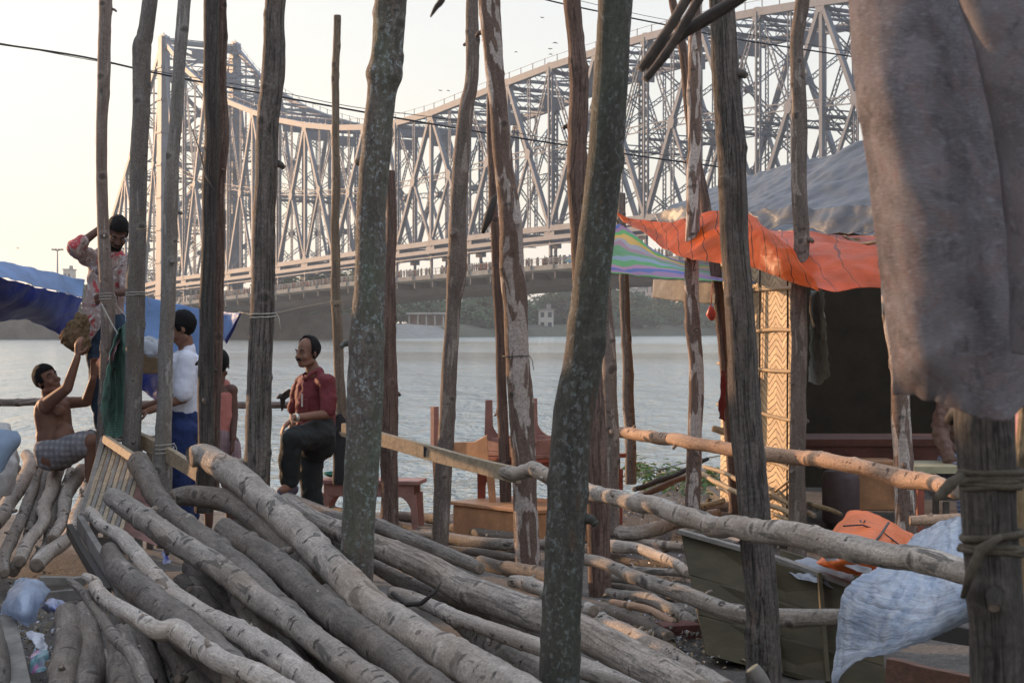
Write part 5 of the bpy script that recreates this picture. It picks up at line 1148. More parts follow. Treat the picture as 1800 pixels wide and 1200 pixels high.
# lower table, upturned table, base box
YT = 14.6
def table(name, label, c0, w, yd, ztop, leglen, up, mat, rz, thick=.035):
    """c0: the near corner (x, y); the long side runs away to the left"""
    Mz = Matrix.Rotation(rz, 3, 'Z'); C0 = Vector((c0[0], c0[1], 0))
    def L(x, y, z): return C0+Mz @ Vector((x-w, y, 0))+Vector((0, 0, z))
    root = empty(name, L(w/2, yd/2, ztop), label, 'table', 'wooden tables stacked at the water edge')
    s = 1 if up else -1
    box_part('table_top', L(w/2, yd/2, ztop+s*thick/2), (w, yd, thick), mat, root, rz)
    za = ztop+s*(thick+.06)
    for yy in (.04, yd-.04): box_part('apron', L(w/2, yy, za), (w-.10, .025, .12), mat, root, rz)
    for xx in (.045, w-.045): box_part('side_apron', L(xx, yd/2, za), (.025, yd-.12, .12), mat, root, rz)
    for xx in (.05, w-.05):
        for yy in (.05, yd-.05):
            tp = L(xx, yy, ztop+s*thick); leg_bracket('leg', tp+Vector((0, 0, s*leglen)), tp+Vector((0, 0, s*.10)), .075, mat, root, 1 if xx < w/2 else -1)
    return root
zt = P(0, 802, YT).z; RZ = -.85
table('wooden_table', 'red brown table standing upright beneath the upturned one', (P(930, 0, 14.2).x, 14.2), .72, 1.15, zt, zt-.01, False, 'redwood', RZ)
table('wooden_table', 'upturned table lying on the red brown one with its legs in the air', (P(935, 0, 14.2).x, 14.22), .66, .62, zt+.004, .44, True, 'pinkwood', RZ)
st_ = empty('wooden_stool', P(800, 900, 14.4), 'tall orange lit wooden frame left of the upturned table', 'stool')
leg_bracket('leg', P(770, 905, 14.9), P(766, 800, 14.9), .06, 'orangewood', st_, 1)
box_part('upright', (P(764, 0, 14.9).x, 14.9, (P(0, 714, 14.9).z+P(0, 802, 14.9).z)/2), (.055, .055, P(0, 714, 14.9).z-P(0, 802, 14.9).z), 'pinkwood', st_, RZ)
panel('apron', [P(770, 778, 14.9), P(835, 776, 14.55), P(856, 764, 14.45), P(860, 820, 14.42), P(838, 824, 14.52), P(770, 812, 14.9)], .03, 'orangewood', st_)
leg_bracket('leg', P(868, 905, 14.38), P(860, 812, 14.4), .07, 'orangewood', st_, -1)
bx = empty('wooden_box', P(870, 930, 14.4), 'low orange lit wooden platform box under the stacked tables', 'box')
zb_ = P(0, 893, 14.2).z; Mz = Matrix.Rotation(RZ, 3, 'Z'); C0 = Vector((P(935, 0, 13.7).x, 13.7, 0))
def LB(x, y, z): return C0+Mz @ Vector((x-1.0, y, 0))+Vector((0, 0, z))
box_part('lid', LB(.5, .35, zb_+.02), (1.05, .75, .03), 'orangewood', bx, RZ)
box_part('body', LB(.5, .35, zb_/2-.01), (1.0, .7, zb_+.02), 'orangewood', bx, RZ)
# red brick block
bk = box_part('brick', P(1192, 1110, 9.75)+Vector((0, 0, .0)), (.23, .16, .1), 'pinkwood', None, .25); bk.data.materials.clear(); bk.data.materials.append(plain('red_brick', (.16,.065,.055), .9, .3, 20, .5)); tag(bk, 'dark red brick block on the ground left of the trough', 'brick')
# leaf litter near water
M['green'] = plain('fresh_leaf', (.09,.16,.05), .6, .4, 10, .1, trans=.3); M['dryleaf'] = plain('dry_leaf', (.20,.15,.08), .8, .4, 10, .1)
def litter(name, spots, count, mats, label, smin, smax, seed, zf=lambda: 0):
    rr = rnd(seed); mb = MB()
    for i in range(count):
        px, py, sx, sy = rr.choice(spots); x = px+rr.gauss(0, sx); y = max(700, py+rr.gauss(0, sy)); Y = 5250/(y-577); p = P(x, y, Y)+Vector((0, 0, abs(rr.gauss(0, .03))+.015))
        L_ = rr.uniform(smin, smax); a = rr.uniform(0, 6.28); d = Vector((math.cos(a), math.sin(a), rr.uniform(-.2, .7))).normalized(); w = d.cross(UP).normalized()*L_*rr.uniform(.10, .22)
        k = len(mb.v); q = d*L_; bend = Vector((0, 0, -L_*.3))
        mb.v += [p, p+q*.35+w+Vector((0,0,L_*.1)), p+q*.7+w*.7, p+q+bend, p+q*.7-w*.7, p+q*.35-w+Vector((0,0,L_*.1))]; mb.face([k,k+1,k+2,k+3,k+4,k+5], rr.randrange(len(mats)), False)
    o = mb.build(name, mats); return tag(o, label, 'leaves', kind='stuff')
litter('leaf_litter', [(1150, 842, 28, 8), (1250, 850, 22, 10), (1200, 858, 40, 8), (1125, 830, 10, 8)], 420, [M['green'], M['green'], M['dryleaf']], 'heap of green leaves and stalks by the water', .06, .2, 5)
litter('wood_chips', [(1100, 1010, 90, 60), (1000, 930, 140, 20), (1180, 1120, 60, 40), (1300, 900, 140, 15), (80, 1120, 60, 50), (1130, 900, 60, 15)], 2600, [M['cutlight'], M['plankgrey'], M['dryleaf'], M['packet']], 'litter of bark chips and scraps on the mud', .015, .07, 6)
# ------------------------------------------------------------------ left foreground: slatted frame, planks, bags
sf = empty('slatted_frame', P(200, 880, 12), 'old wooden slatted cot frame leaning on the log pile', 'bed frame')
def pb(name, a, c, w, h, mat='plankgrey', parent=None):
    mb = MB(); mb.beam(P(*a), P(*c), w, h, Vector((0, -1, 0))); o = mb.build(name, M[mat], parent); bv = o.modifiers.new('b', 'BEVEL'); bv.width = .003; return o
pb('top_rail', (186, 772, 12.1), (246, 812, 11.3), .055, .05, 'plank', sf)
pb('side_rail', (183, 770, 12.15), (146, 905, 11.3), .04, .03, 'plankgrey', sf)
for i in range(9):
    t = i/8; a = (190+t*56, 780+t*42, 12.1-.8*t); c = (150+t*62, 905+t*30, 11.2-.8*t); pb('slat', a, c, .03, .014, 'plankgrey' if i % 2 else 'plank', sf)
pb('bottom_rail', (146, 905, 11.25), (214, 938, 10.4), .04, .03, 'plankgrey', sf)
panel('back_panel', [P(236, 850, 11.35), P(290, 860, 11.2), P(276, 960, 10.6), P(214, 935, 10.7)], .02, 'pinkwood', sf)
plank(((140, 920), (212, 1035)), 11.2, 9.6, 30, .04, 'plankgrey', 'dark heavy beam slanting down below the slatted frame', 'beam', 'old beams under the slatted frame', 'beam')
plank(((122, 930), (190, 1045)), 11.3, 9.7, 20, .04, 'poledark', 'second darker beam just left of the heavy slanting one', 'beam', 'old beams under the slatted frame', 'beam')
plank(((70, 1022), (150, 1018)), 10.2, 10.3, 14, .08, 'plankgrey', 'short grey plank lying level behind the blue plastic bag', 'beam', 'old beams under the slatted frame', 'beam')
plank(((60, 1045), (160, 1046)), 9.9, 9.9, 18, .05, 'plankgrey', 'lower short plank directly behind the blue plastic bag', 'beam', 'old beams under the slatted frame', 'beam')
hp = empty('hinged_plank', P(30, 1140, 8.4), 'grey plank with a rusty hinge at the bottom left', 'plank')
panel('board', [P(0, 1082, 9.2), P(28, 1080, 9.2), P(62, 1230, 7.6), P(18, 1232, 7.6)], .03, 'plankgrey', hp, Vector((0, .2, -1)))
panel('hinge', [P(14, 1118, 8.78), P(38, 1118, 8.78), P(40, 1128, 8.68), P(16, 1128, 8.68)], -.006, 'wire', hp, Vector((0, .2, -1)))
def bag(rows, mat, label, sd, wr=.018): return cloth('plastic_bag', rows, mat, label, 'plastic bag', 50, 50, wr, 8, .001, sd, 'plastic bags among the litter at bottom left', fine=.002)
M['bagclear'] = plain('pale_blue_film', (.72,.77,.85), .25, .2, 9, .5, spec=.7, trans=.75)
M['bagblue'] = plain('blue_white_film', (.40,.43,.55), .3, .2, 9, .5, spec=.6, trans=.3, dirt=(.03,.06,.42), dirt_amt=.95)
bag([[(28, 1018, 9.4), (45, 1014, 9.3), (72, 1022, 9.3), (87, 1035, 9.3)], [(12, 1045, 9.3), (35, 1040, 9.0), (60, 1045, 9.0), (84, 1042, 9.2)], [(4, 1070, 9.2), (28, 1074, 8.9), (52, 1080, 8.9), (72, 1062, 9.1)], [(0, 1080, 9.2), (26, 1084, 9.1), (50, 1102, 9.0), (62, 1092, 9.1)]], M['bagclear'], 'pale translucent bag puffed up on the litter', 71)
bag([[(76, 1058, 9.3), (92, 1052, 9.2), (116, 1060, 9.2), (152, 1066, 9.3)], [(74, 1068, 9.2), (95, 1066, 9.05), (118, 1070, 9.05), (148, 1074, 9.2)], [(84, 1080, 9.2), (100, 1082, 9.1), (120, 1080, 9.1), (132, 1086, 9.2)]], M['bagblue'], 'blue and white bag beside the puffed pale bag', 72, .025)
bag([[(44, 1108, 8.9), (60, 1112, 8.8), (78, 1116, 8.8)], [(50, 1124, 8.7), (62, 1130, 8.6), (80, 1130, 8.7)], [(56, 1134, 8.7), (68, 1142, 8.6), (84, 1138, 8.6)]], M['packet'], 'flat white torn packet on the mud', 73, .02)
bag([[(60, 1140, 8.5), (76, 1134, 8.4), (90, 1142, 8.4)], [(56, 1156, 8.4), (72, 1158, 8.3), (90, 1158, 8.3)], [(56, 1176, 8.3), (70, 1178, 8.2), (86, 1172, 8.2)]], plain('teal_film', (.12,.24,.26), .35, .4, 12, .4, dirt=(.45,.08,.25), dirt_amt=.8), 'small teal and pink crumpled wrapper below the torn packet', 74, .03)
# white sack with blue panel at the left edge
M['sack'] = plain('dirty_white_sack', (.40,.38,.36), .8, .25, 7, .5, dirt=(.2,.14,.12))
cloth('white_sack', [[(-70, 735, 11.9), (-10, 740, 11.9), (12, 744, 11.9), (10, 760, 12)], [(-70, 770, 11.7), (-5, 775, 11.6), (22, 780, 11.8), (24, 785, 12)], [(-70, 820, 11.5), (0, 820, 11.4), (26, 820, 11.6), (30, 818, 12)], [(-70, 880, 11.4), (-8, 880, 11.3), (10, 870, 11.5), (18, 865, 11.9)]], M['sack'], 'dirty white sack at the left edge beside the stacked logs', 'sack', 50, 50, .03, 6, .006, 75)
cloth('blue_board', [[(-60, 756, 11.2), (0, 760, 11.2), (27, 763, 11.3)], [(-60, 790, 11.1), (0, 785, 11.1), (30, 775, 11.25)], [(-60, 850, 11), (-10, 835, 11.05), (8, 800, 11.2)]], plain('blue_grey_sheet', (.16,.21,.28), .5), 'stiff blue grey sheet lying over the white sack', 'sheet', 20, 20, .004, 6, .03, 76)
# patches of colour glimpsed inside the pile
cloth('green_plastic', [[(468, 940, 10.4), (490, 944, 10.3), (508, 952, 10.2)], [(470, 954, 10.2), (492, 960, 10.1), (510, 968, 10.0)]], plain('green_film', (.03,.20,.15), .4, trans=.3), 'scrap of green plastic seen between logs of the pile', 'plastic scrap', 14, 10, .02, 9, .002, 77)
cloth('blue_plastic', [[(284, 975, 10.1), (292, 972, 10.1), (298, 980, 10)], [(286, 990, 10), (293, 992, 9.95), (298, 992, 9.9)]], M['bagblue'], 'scrap of blue plastic seen behind the wavy log', 'plastic scrap', 14, 10, .02, 9, .002, 78)
cloth('white_paper', [[(545, 1020, 8.9), (560, 1032, 8.8), (575, 1048, 8.7)], [(540, 1026, 8.9), (556, 1040, 8.8), (572, 1056, 8.7)]], M['packet'], 'white torn paper strip wedged under the topmost log', 'paper', 14, 6, .01, 9, .002, 79)

# ------------------------------------------------------------------ added stall, unseen at left, put in to shade the yard
sh = empty('added_shade_stall', (-6.6, 9.5, 0), 'added tarpaulin walled stall left of view, put in to shade the yard', 'stall')
rr = rnd(31)
cloth('side_tarpaulin', [[(-5.6, 5.5, 2.75), (-5.7, 8, 2.6), (-5.7, 11, 2.7), (-5.8, 13.8, 2.55)], [(-5.6, 5.5, 1.3), (-5.8, 8, 1.3), (-5.7, 11, 1.3), (-5.7, 13.8, 1.3)], [(-5.6, 5.5, .06), (-5.7, 8, .06), (-5.8, 11, .06), (-5.8, 13.8, .06)]], M['bluedeepshade'], None, None, 60, 30, .05, 1.5, .004, 90, pix=False)
kid(bpy.data.objects[LASTC[0]], sh)
for y in (5.6, 8.3, 11.0, 13.7):
    mb = MB(); mb.tube([(-5.9, y, 0), (-5.88, y, 1.4), (-5.92, y, 2.9)], [.06, .055, .05], 10); mb.build('post', M['bamboo'], sh)
    mb = MB(); mb.tube([(-8.0, y, 0), (-8.0, y, 2.5)], [.06, .05], 10); mb.build('post', M['bamboo'], sh)
cloth('roof_tarpaulin', [[(-8.3, 5.3, 2.5), (-8.3, 9.5, 2.45), (-8.3, 13.9, 2.5)], [(-7.1, 5.3, 2.75), (-7.1, 9.5, 2.7), (-7.1, 13.9, 2.7)], [(-5.7, 5.3, 2.9), (-5.7, 9.5, 2.85), (-5.7, 13.9, 2.8)]], M['bluedeepshade'], None, None, 40, 20, .05, 1.5, .004, 91, pix=False); kid(bpy.data.objects[LASTC[0]], sh)
# ------------------------------------------------------------------ people
class BodyB:
    """collects tapered rounded segments and ellipsoids that a voxel remesh fuses into ONE continuous surface"""
    def __init__(s): s.mb = MB()
    def seg(s, a, b, ra, rb, fx=1.0, side=None):
        """rounded cone from a to b; fx squashes the cross-section across 'side'"""
        a = Vector(a); b = Vector(b); d = b-a; L = max(d.length, 1e-4); d.normalize()
        sd_ = Vector(side) if side is not None else (Vector((1, 0, 0)) if abs(d.x) < .8 else Vector((0, 1, 0)))
        A = (sd_-d*sd_.dot(d)).normalized(); B = d.cross(A); sg = 14; k = len(s.mb.v); rows = []
        for q in range(-4, 1): t = q/4*math.pi/2; rows.append((a+d*math.sin(t)*ra, ra*math.cos(t)))
        for q in range(1, 4): u = q/4; rows.append((a+d*L*u, ra+(rb-ra)*u))
        for q in range(0, 5): t = q/4*math.pi/2; rows.append((b+d*math.sin(t)*rb, rb*math.cos(t)))
        for c, r in rows:
            r = max(r, 1e-4)
            for j in range(sg): t = 2*math.pi*j/sg; s.mb.v.append(c+A*math.cos(t)*r+B*math.sin(t)*r*fx)
        for i in range(len(rows)-1):
            for j in range(sg): j2 = (j+1) % sg; s.mb.face([k+i*sg+j, k+i*sg+j2, k+(i+1)*sg+j2, k+(i+1)*sg+j])
        s.mb.face([k+j for j in range(sg)][::-1]); s.mb.face([k+(len(rows)-1)*sg+j for j in range(sg)])
    def ell(s, c, r, M_):
        c = Vector(c); k = len(s.mb.v); n1, n2 = 10, 16
        for i in range(n1+1):
            t = math.pi*i/n1
            for j in range(n2): p = 2*math.pi*j/n2; st = max(math.sin(t), 1e-3); s.mb.v.append(c+M_ @ Vector((r[0]*st*math.cos(p), r[1]*st*math.sin(p), r[2]*math.cos(t))))
        for i in range(n1):
            for j in range(n2): j2 = (j+1) % n2; s.mb.face([k+i*n2+j, k+(i+1)*n2+j, k+(i+1)*n2+j2, k+i*n2+j2])
        s.mb.face([k+j for j in range(n2)]); s.mb.face([k+n1*n2+j for j in range(n2)][::-1])
    def done(s, name, mat, parent, vox=.007, smooth=5, tex=None):
        o = s.mb.build(name, mat, parent)
        rm = o.modifiers.new('fuse', 'REMESH'); rm.mode = 'VOXEL'; rm.voxel_size = vox; rm.use_smooth_shade = True
        if smooth: sm = o.modifiers.new('smooth', 'SMOOTH'); sm.factor = .5; sm.iterations = smooth
        if tex:
            t = bpy.data.textures.new(name+'_folds', 'CLOUDS'); t.noise_scale = tex[0]; t.noise_depth = 2
            dm = o.modifiers.new('folds', 'DISPLACE'); dm.texture = t; dm.strength = tex[1]; dm.mid_level = .5; dm.texture_coords = 'GLOBAL'
            s2 = o.modifiers.new('smooth2', 'SMOOTH'); s2.iterations = 1
        return o
def headM(yaw, pitch, roll=0):
    """yaw 0 looks at the viewer (-Y), +90 looks to picture left (-X)"""
    return Matrix.Rotation(R(-yaw), 3, 'Z') @ Matrix.Rotation(R(pitch), 3, 'X') @ Matrix.Rotation(R(roll), 3, 'Y')
def head(B, c, M_, s=1.0):
    c = Vector(c); f = lambda x, y, z: c+M_ @ Vector((x*s, y*s, z*s))
    B.ell(f(0, .018, .035), (.076*s, .094*s, .088*s), M_)          # cranium
    B.ell(f(0, -.028, -.020), (.062*s, .062*s, .082*s), M_)        # face
    B.ell(f(0, -.052, -.085), (.034*s, .034*s, .027*s), M_)        # chin
    B.seg(f(-.048, .0, -.065), f(-.020, -.055, -.088), .024*s, .022*s); B.seg(f(.048, .0, -.065), f(.020, -.055, -.088), .024*s, .022*s)   # jaw
    B.seg(f(0, -.088, .018), f(0, -.108, -.026), .009*s, .015*s)    # nose
    for sx in (-1, 1):
        B.ell(f(sx*.013, -.096, -.030), (.009*s, .010*s, .008*s), M_)
        B.seg(f(sx*.014, -.090, .026), f(sx*.045, -.075, .022), .0070*s, .0065*s)   # brow
        B.ell(f(sx*.042, -.068, -.030), (.019*s, .017*s, .020*s), M_)        # cheek
        B.ell(f(sx*.079, .010, -.008), (.007*s, .018*s, .031*s), M_ @ Matrix.Rotation(sx*.25, 3, 'Z'))  # ear
    B.seg(f(-.020, -.087, -.056), f(.020, -.087, -.056), .0075*s, .0075*s); B.seg(f(-.017, -.085, -.066), f(.017, -.085, -.066), .0085*s, .0085*s)  # lips
def face_bits(parent, c, M_, s=1.0, moust=True, beard=False, skinm='skin', hair=True, bald=False, long_=0):
    c = Vector(c); f = lambda x, y, z: c+M_ @ Vector((x*s, y*s, z*s))
    for sx in (-1, 1):
        e_ = BodyB(); e_.ell(f(sx*.031, -.081, .006), (.0115*s, .0080*s, .0045*s), M_); o = e_.mb.build('eye', M['eyewhite'], parent)
        e_ = BodyB(); e_.ell(f(sx*.031, -.0875, .006), (.0058*s, .004*s, .0046*s), M_); q = e_.mb.build('iris', M['hair'], None); q.parent = o
        e_ = MB(); e_.tube([f(sx*.014, -.094, .027), f(sx*.031, -.092, .033), f(sx*.050, -.080, .026)], [.003*s, .0045*s, .002*s], 6); e_.build('eyebrow', M['hair'], parent)
    if moust:
        e_ = MB(); e_.tube([f(-.030, -.085, -.054), f(-.014, -.098, -.046), f(0, -.100, -.043), f(.014, -.098, -.046), f(.030, -.085, -.054)], [.003*s, .0075*s, .007*s, .0075*s, .003*s], 8); e_.build('moustache', M['hair'], parent)
    if beard:
        e_ = BodyB(); e_.seg(f(-.055, -.01, -.06), f(-.02, -.065, -.098), .022*s, .020*s); e_.seg(f(.055, -.01, -.06), f(.02, -.065, -.098), .022*s, .020*s); e_.seg(f(-.02, -.068, -.095), f(.02, -.068, -.095), .024*s, .024*s); e_.done('beard', M['hair'], parent, .005, 2)
    # hair shell: part of an enlarged cranium
    mb = MB(); n1, n2 = 22, 34; rr = rnd(int(c.x*1000) % 97)
    def keep(x, y, z):
        if bald: return (y > -.018 and z > .085) or (y > .004 and z > -.06) or (abs(x) > .058 and y > -.030 and z > .012) or (abs(x) > .060 and z < .058 and y > -.028 and z > -.02)
        if y < -.045: return z > .062-long_*.0
        if y < .0: return z > .030-(y+.045)*.9 or (abs(x) > .066 and z > -.012)
        return z > -.062-long_
    inc = {}
    for i in range(n1+1):
        t = math.pi*i/n1
        for j in range(n2):
            p = 2*math.pi*j/n2; v = Vector((math.sin(t)*math.cos(p), math.sin(t)*math.sin(p), math.cos(t)))
            th_ = 1.0
            x, y, z = v.x*(.076+.010*th_), .018+v.y*(.094+.012*th_), .035+v.z*(.088+.016*th_)
            if z < -.02: x *= .90; y = .018+(y-.018)*.92
            w = 1+.05*mnoise.noise(Vector((x, y, z))*40)*th_
            inc[(i, j)] = len(mb.v) ; mb.v.append(f(x*w, y*w, z*w)); inc[(i, j, 'k')] = keep(x, y, z)
    for i in range(n1):
        for j in range(n2):
            j2 = (j+1) % n2
            if all(inc[(a, b_, 'k')] for a, b_ in ((i, j), (i, j2), (i+1, j), (i+1, j2))): mb.face([inc[(i, j)], inc[(i+1, j)], inc[(i+1, j2)], inc[(i, j2)]])
    used_ = sorted({q for fc in mb.f for q in fc}); mp_ = {q: i for i, q in enumerate(used_)}; mb.v = [mb.v[q] for q in used_]; mb.f = [[mp_[q] for q in fc] for fc in mb.f]
    o = mb.build('hair', M['hair'], parent); sm = o.modifiers.new('s', 'SOLIDIFY'); sm.thickness = .012*s; sm.offset = -1
def hand(B, wrist, d, palm_n, curl=.5, s=1.0, thumb=1):
    """d: towards the fingertips, palm_n: out of the palm; five separate fingers"""
    w = Vector(wrist); d = Vector(d).normalized(); nn = Vector(palm_n); nn = (nn-d*nn.dot(d)).normalized(); sd_ = d.cross(nn)
    B.seg(w, w+d*.085*s, .027*s, .036*s, .5, sd_)
    for i, (o_, L_) in enumerate(((-.030, .062), (-.010, .075), (.011, .080), (.031, .072))):
        p = w+d*.098*s+sd_*o_*s; q = p; dd = d
        for k in range(3):
            a = curl*(.55+.35*k); dd = (d*math.cos(a)+nn*math.sin(a)).normalized(); q2 = q+dd*L_*s*(.44, .32, .24)[k]; B.seg(q, q2, (.0095-.001*k)*s, (.0088-.001*k)*s); q = q2
    t0 = w+d*.025*s+sd_*thumb*.028*s; t1 = t0+(d*.5+sd_*thumb*.75+nn*.35).normalized()*.042*s; t2 = t1+(d*.85+sd_*thumb*.15+nn*.4*curl*2).normalized()*.034*s
    B.seg(t0, t1, .014*s, .011*s); B.seg(t1, t2, .010*s, .008*s)
M['eyewhite'] = plain('eye_white', (.13,.11,.10), .5, .1, spec=.1)
PPL = None
def person(label, base): return empty('person', base, label, 'person')

# --- man in the maroon shirt: one foot up on the logs, hand resting on his raised thigh, looking left
pr = person('man in maroon shirt and black trousers, one foot up on the logs, looking left', P(550, 970, 13.3))
Y = 13.3; B = BodyB(); HM = headM(40, 3, 0); hc = P(540, 620, Y)
head(B, hc, HM, 1.0)
nk = P(552, 657, Y+.03); B.seg(P(547, 640, Y+.03), nk, .052, .060)
sh1, sh2 = P(576, 671, Y-.10), P(532, 671, Y+.22)
ch = P(553, 692, Y+.06); B.seg(sh1, sh2, .055, .055); B.seg(ch, P(557, 742, Y+.05), .125, .12, .72, Vector((.8, .5, 0)))
el1 = P(577, 728, Y-.16); wr1 = P(516, 734, Y-.36)
B.seg(sh1, el1, .050, .040); B.seg(el1, wr1, .040, .026); hand(B, wr1, P(497, 752, Y-.40)-wr1, Vector((.1, -.1, -1)), .55, 1.0, 1)
el2 = P(518, 725, Y+.32); wr2 = P(512, 760, Y+.25); B.seg(sh2, el2, .048, .038); B.seg(el2, wr2, .038, .026); hand(B, wr2, Vector((-.2, -.2, -1)), Vector((-1, 0, 0)), .5)
hipA, hipB = P(562, 765, Y-.06), P(546, 765, Y+.12)
kn1 = P(512, 772, Y-.42); an1 = P(511, 846, Y-.30); B.seg(P(555, 765, Y+.03), P(555, 775, Y), .13, .12, .8); B.seg(hipA, kn1, .085, .060); B.seg(kn1, an1, .055, .036); B.seg(an1+Vector((0, 0, -.03)), P(494, 862, Y-.42), .036, .030)
kn2 = P(548, 862, Y+.06); an2 = P(553, 955, Y+.10); B.seg(hipB, kn2, .085, .058); B.seg(kn2, an2, .055, .036); B.seg(an2, P(535, 968, Y), .036, .028)
B.done('body', M['skin'], pr)
face_bits(pr, hc, HM, 1.0, True, bald=True)
M['maroon'] = plain('maroon_shirt', (.135,.022,.026), .75, .2, 12, .25, spec=.3)
S = BodyB(); S.seg(sh1, sh2, .070, .068); S.seg(P(554, 690, Y+.06), P(554, 735, Y+.05), .160, .158, .78, Vector((.8, .5, 0))); S.seg(P(554, 730, Y+.05), P(556, 752, Y+.05), .160, .155, .8, Vector((.8, .5, 0)))
S.seg(sh1, sh1.lerp(el1, .85), .066, .064); S.seg(sh2, sh2.lerp(el2, .85), .066, .062); S.seg(nk+Vector((.01, .01, .0)), ch, .070, .11)
sh_ = S.done('shirt', M['maroon'], pr, .008, 4, (.12, .045))
cb = MB(); cb.tube([P(538, 668, Y-.12), P(543, 659, Y-.085), P(554, 652, Y-.04), P(562, 655, Y+.02), P(560, 655, Y+.08)], [.016, .014, .016, .016, .014], 8, flat=.5); cb.tube([P(536, 668, Y-.10), P(531, 660, Y-.03), P(538, 655, Y+.03)], [.015, .013, .013], 8, flat=.5); cb.build('collar', M['maroon'], pr)
cb = MB(); cb.box(P(531, 703, Y-.10)+Vector((0, 0, 0)), (.012, .012, .10)); cb.build('pen', plain('silver_pen', (.5, .45, .4), .3), pr)
cb = MB(); cb.box(P(533, 713, Y-.075), (.10, .02, .11), -.6); o = cb.build('pocket', M['maroon'], pr); o.modifiers.new('b', 'BEVEL').width = .006
wb = MB(); dw = (wr1-el1).normalized(); wb.tube([wr1-dw*.035, wr1-dw*.008], .034, 14); wb.build('wristwatch', plain('watch_metal', (.55,.52,.45), .3, metal=.6), pr)
M['black'] = plain('black_trousers', (.016,.018,.017), .85, .2, 10, .3)
S = BodyB(); S.seg(P(556, 752, Y+.04), P(556, 775, Y+.02), .155, .158, .9, Vector((.8, .5, 0))); S.seg(hipA, kn1, .122, .084); S.seg(kn1, P(508, 838, Y-.31), .082, .088); S.seg(hipB, kn2, .118, .084); S.seg(kn2, P(553, 945, Y+.10), .084, .088)
S.done('trousers', M['black'], pr, .009, 4, (.12, .045))
S = BodyB(); S.seg(P(517, 860, Y-.26), P(492, 866, Y-.42), .042, .036, .75, Vector((0, 0, 1))); S.done('shoe', plain('shoe_purple_grey', (.07,.065,.10), .5), pr, .006, 2)
S = BodyB(); S.seg(P(558, 966, Y+.10), P(535, 972, Y), .042, .036, .75, Vector((0, 0, 1))); S.done('shoe', M['black'], pr, .006, 2)

# --- man in the red and white printed shirt leaning by the leftmost pole, head bowed, one arm raised
YP = 13.15
pr = person('man in red and white printed shirt and jeans, standing high, head bowed, arm raised', P(172, 770, YP))
B = BodyB(); HM = headM(-18, 38, 8); hc = P(206, 410, YP-.12); head(B, hc, HM, 1.0)
nk = P(196, 442, YP+.03); B.seg(P(200, 425, YP-.02), nk, .055, .062)
shL, shR = P(158, 455, YP+.06), P(224, 462, YP+.02); B.seg(shL, shR, .055, .055); B.seg(P(190, 470, YP+.03), P(184, 530, YP), .135, .125, .7)
elL = P(132, 436, YP-.18); wrL = P(176, 402, YP-.12); B.seg(shL, elL, .050, .042); B.seg(elL, wrL, .040, .028); hand(B, wrL, Vector((.9, .3, .2)), Vector((0, 1, -.2)), .5)
elR = P(226, 512, YP-.14); wrR = P(200, 515, YP-.32); B.seg(shR, elR, .048, .038); B.seg(elR, wrR, .036, .027); hand(B, wrR, Vector((-.8, -.2, -.3)), Vector((0, 1, 0)), .9)
B.seg(P(182, 548, YP), P(182, 560, YP), .13, .13, .75)
kA, kB = P(172, 655, YP-.02), P(202, 650, YP+.05); aA, aB = P(180, 752, YP+.05), P(212, 752, YP+.1)
B.seg(P(172, 565, YP), kA, .085, .058); B.seg(kA, aA, .055, .036); B.seg(aA, P(176, 766, YP-.1), .036, .028)
B.seg(P(198, 565, YP), kB, .085, .058); B.seg(kB, aB, .055, .036); B.seg(aB, P(212, 766, YP-.04), .036, .028)
B.done('body', M['skindark'], pr); face_bits(pr, hc, HM, 1.0, True, beard=True)
m, n, b, out = newmat('printed_shirt'); g = G(n); v = obj_vec(g); c = g.mix(g.ramp(g.noise(v, 9, 2, .5, .5), .55, .58), (.27,.20,.175), (.32,.04,.045)); c = g.mix(g.ramp(g.noise(g.vec(v, (1.3, 1, .9)), 13, 3, .6, 1.5), .56, .58), c, (.42,.36,.35)); c = g.mix(g.ramp(g.noise(v, 17, 2, .5, 2), .62, .64), c, (.10,.06,.06))
n.links.new(c, b.inputs['Base Color']); b.inputs['Roughness'].default_value = .85; M['print'] = m
S = BodyB(); S.seg(shL, shR, .070, .070); S.seg(P(190, 466, YP+.03), P(185, 520, YP), .152, .148, .75); S.seg(P(185, 515, YP), P(182, 545, YP), .150, .160, .78); S.seg(shL, shL.lerp(elL, .98), .072, .066); S.seg(elL, elL.lerp(wrL, .35), .064, .056); S.seg(shR, shR.lerp(elR, .9), .068, .064); S.seg(nk, P(190, 465, YP+.03), .07, .11)
S.done('shirt', M['print'], pr, .009, 4, (.12, .045))
M['jeans'] = plain('blue_jeans', (.028,.05,.085), .85, .35, 9, .3)
S = BodyB(); S.seg(P(182, 550, YP), P(182, 562, YP), .145, .145, .78); S.seg(P(172, 565, YP), kA, .105, .080); S.seg(kA, P(180, 745, YP+.04), .080, .070); S.seg(P(198, 565, YP), kB, .105, .080); S.seg(kB, P(212, 745, YP+.1), .080, .070)
S.done('jeans', M['jeans'], pr, .009, 4, (.12, .045))
kid(cloth('waist_cloth', [[(150, 538, YP-.12), (172, 545, YP-.16), (198, 548, YP-.16)], [(148, 560, YP-.14), (165, 575, YP-.17), (178, 572, YP-.17)], [(143, 585, YP-.13), (150, 610, YP-.14), (156, 600, YP-.14)]], M['print'], None, None, 30, 30, .02, 9, .004, 95), pr)
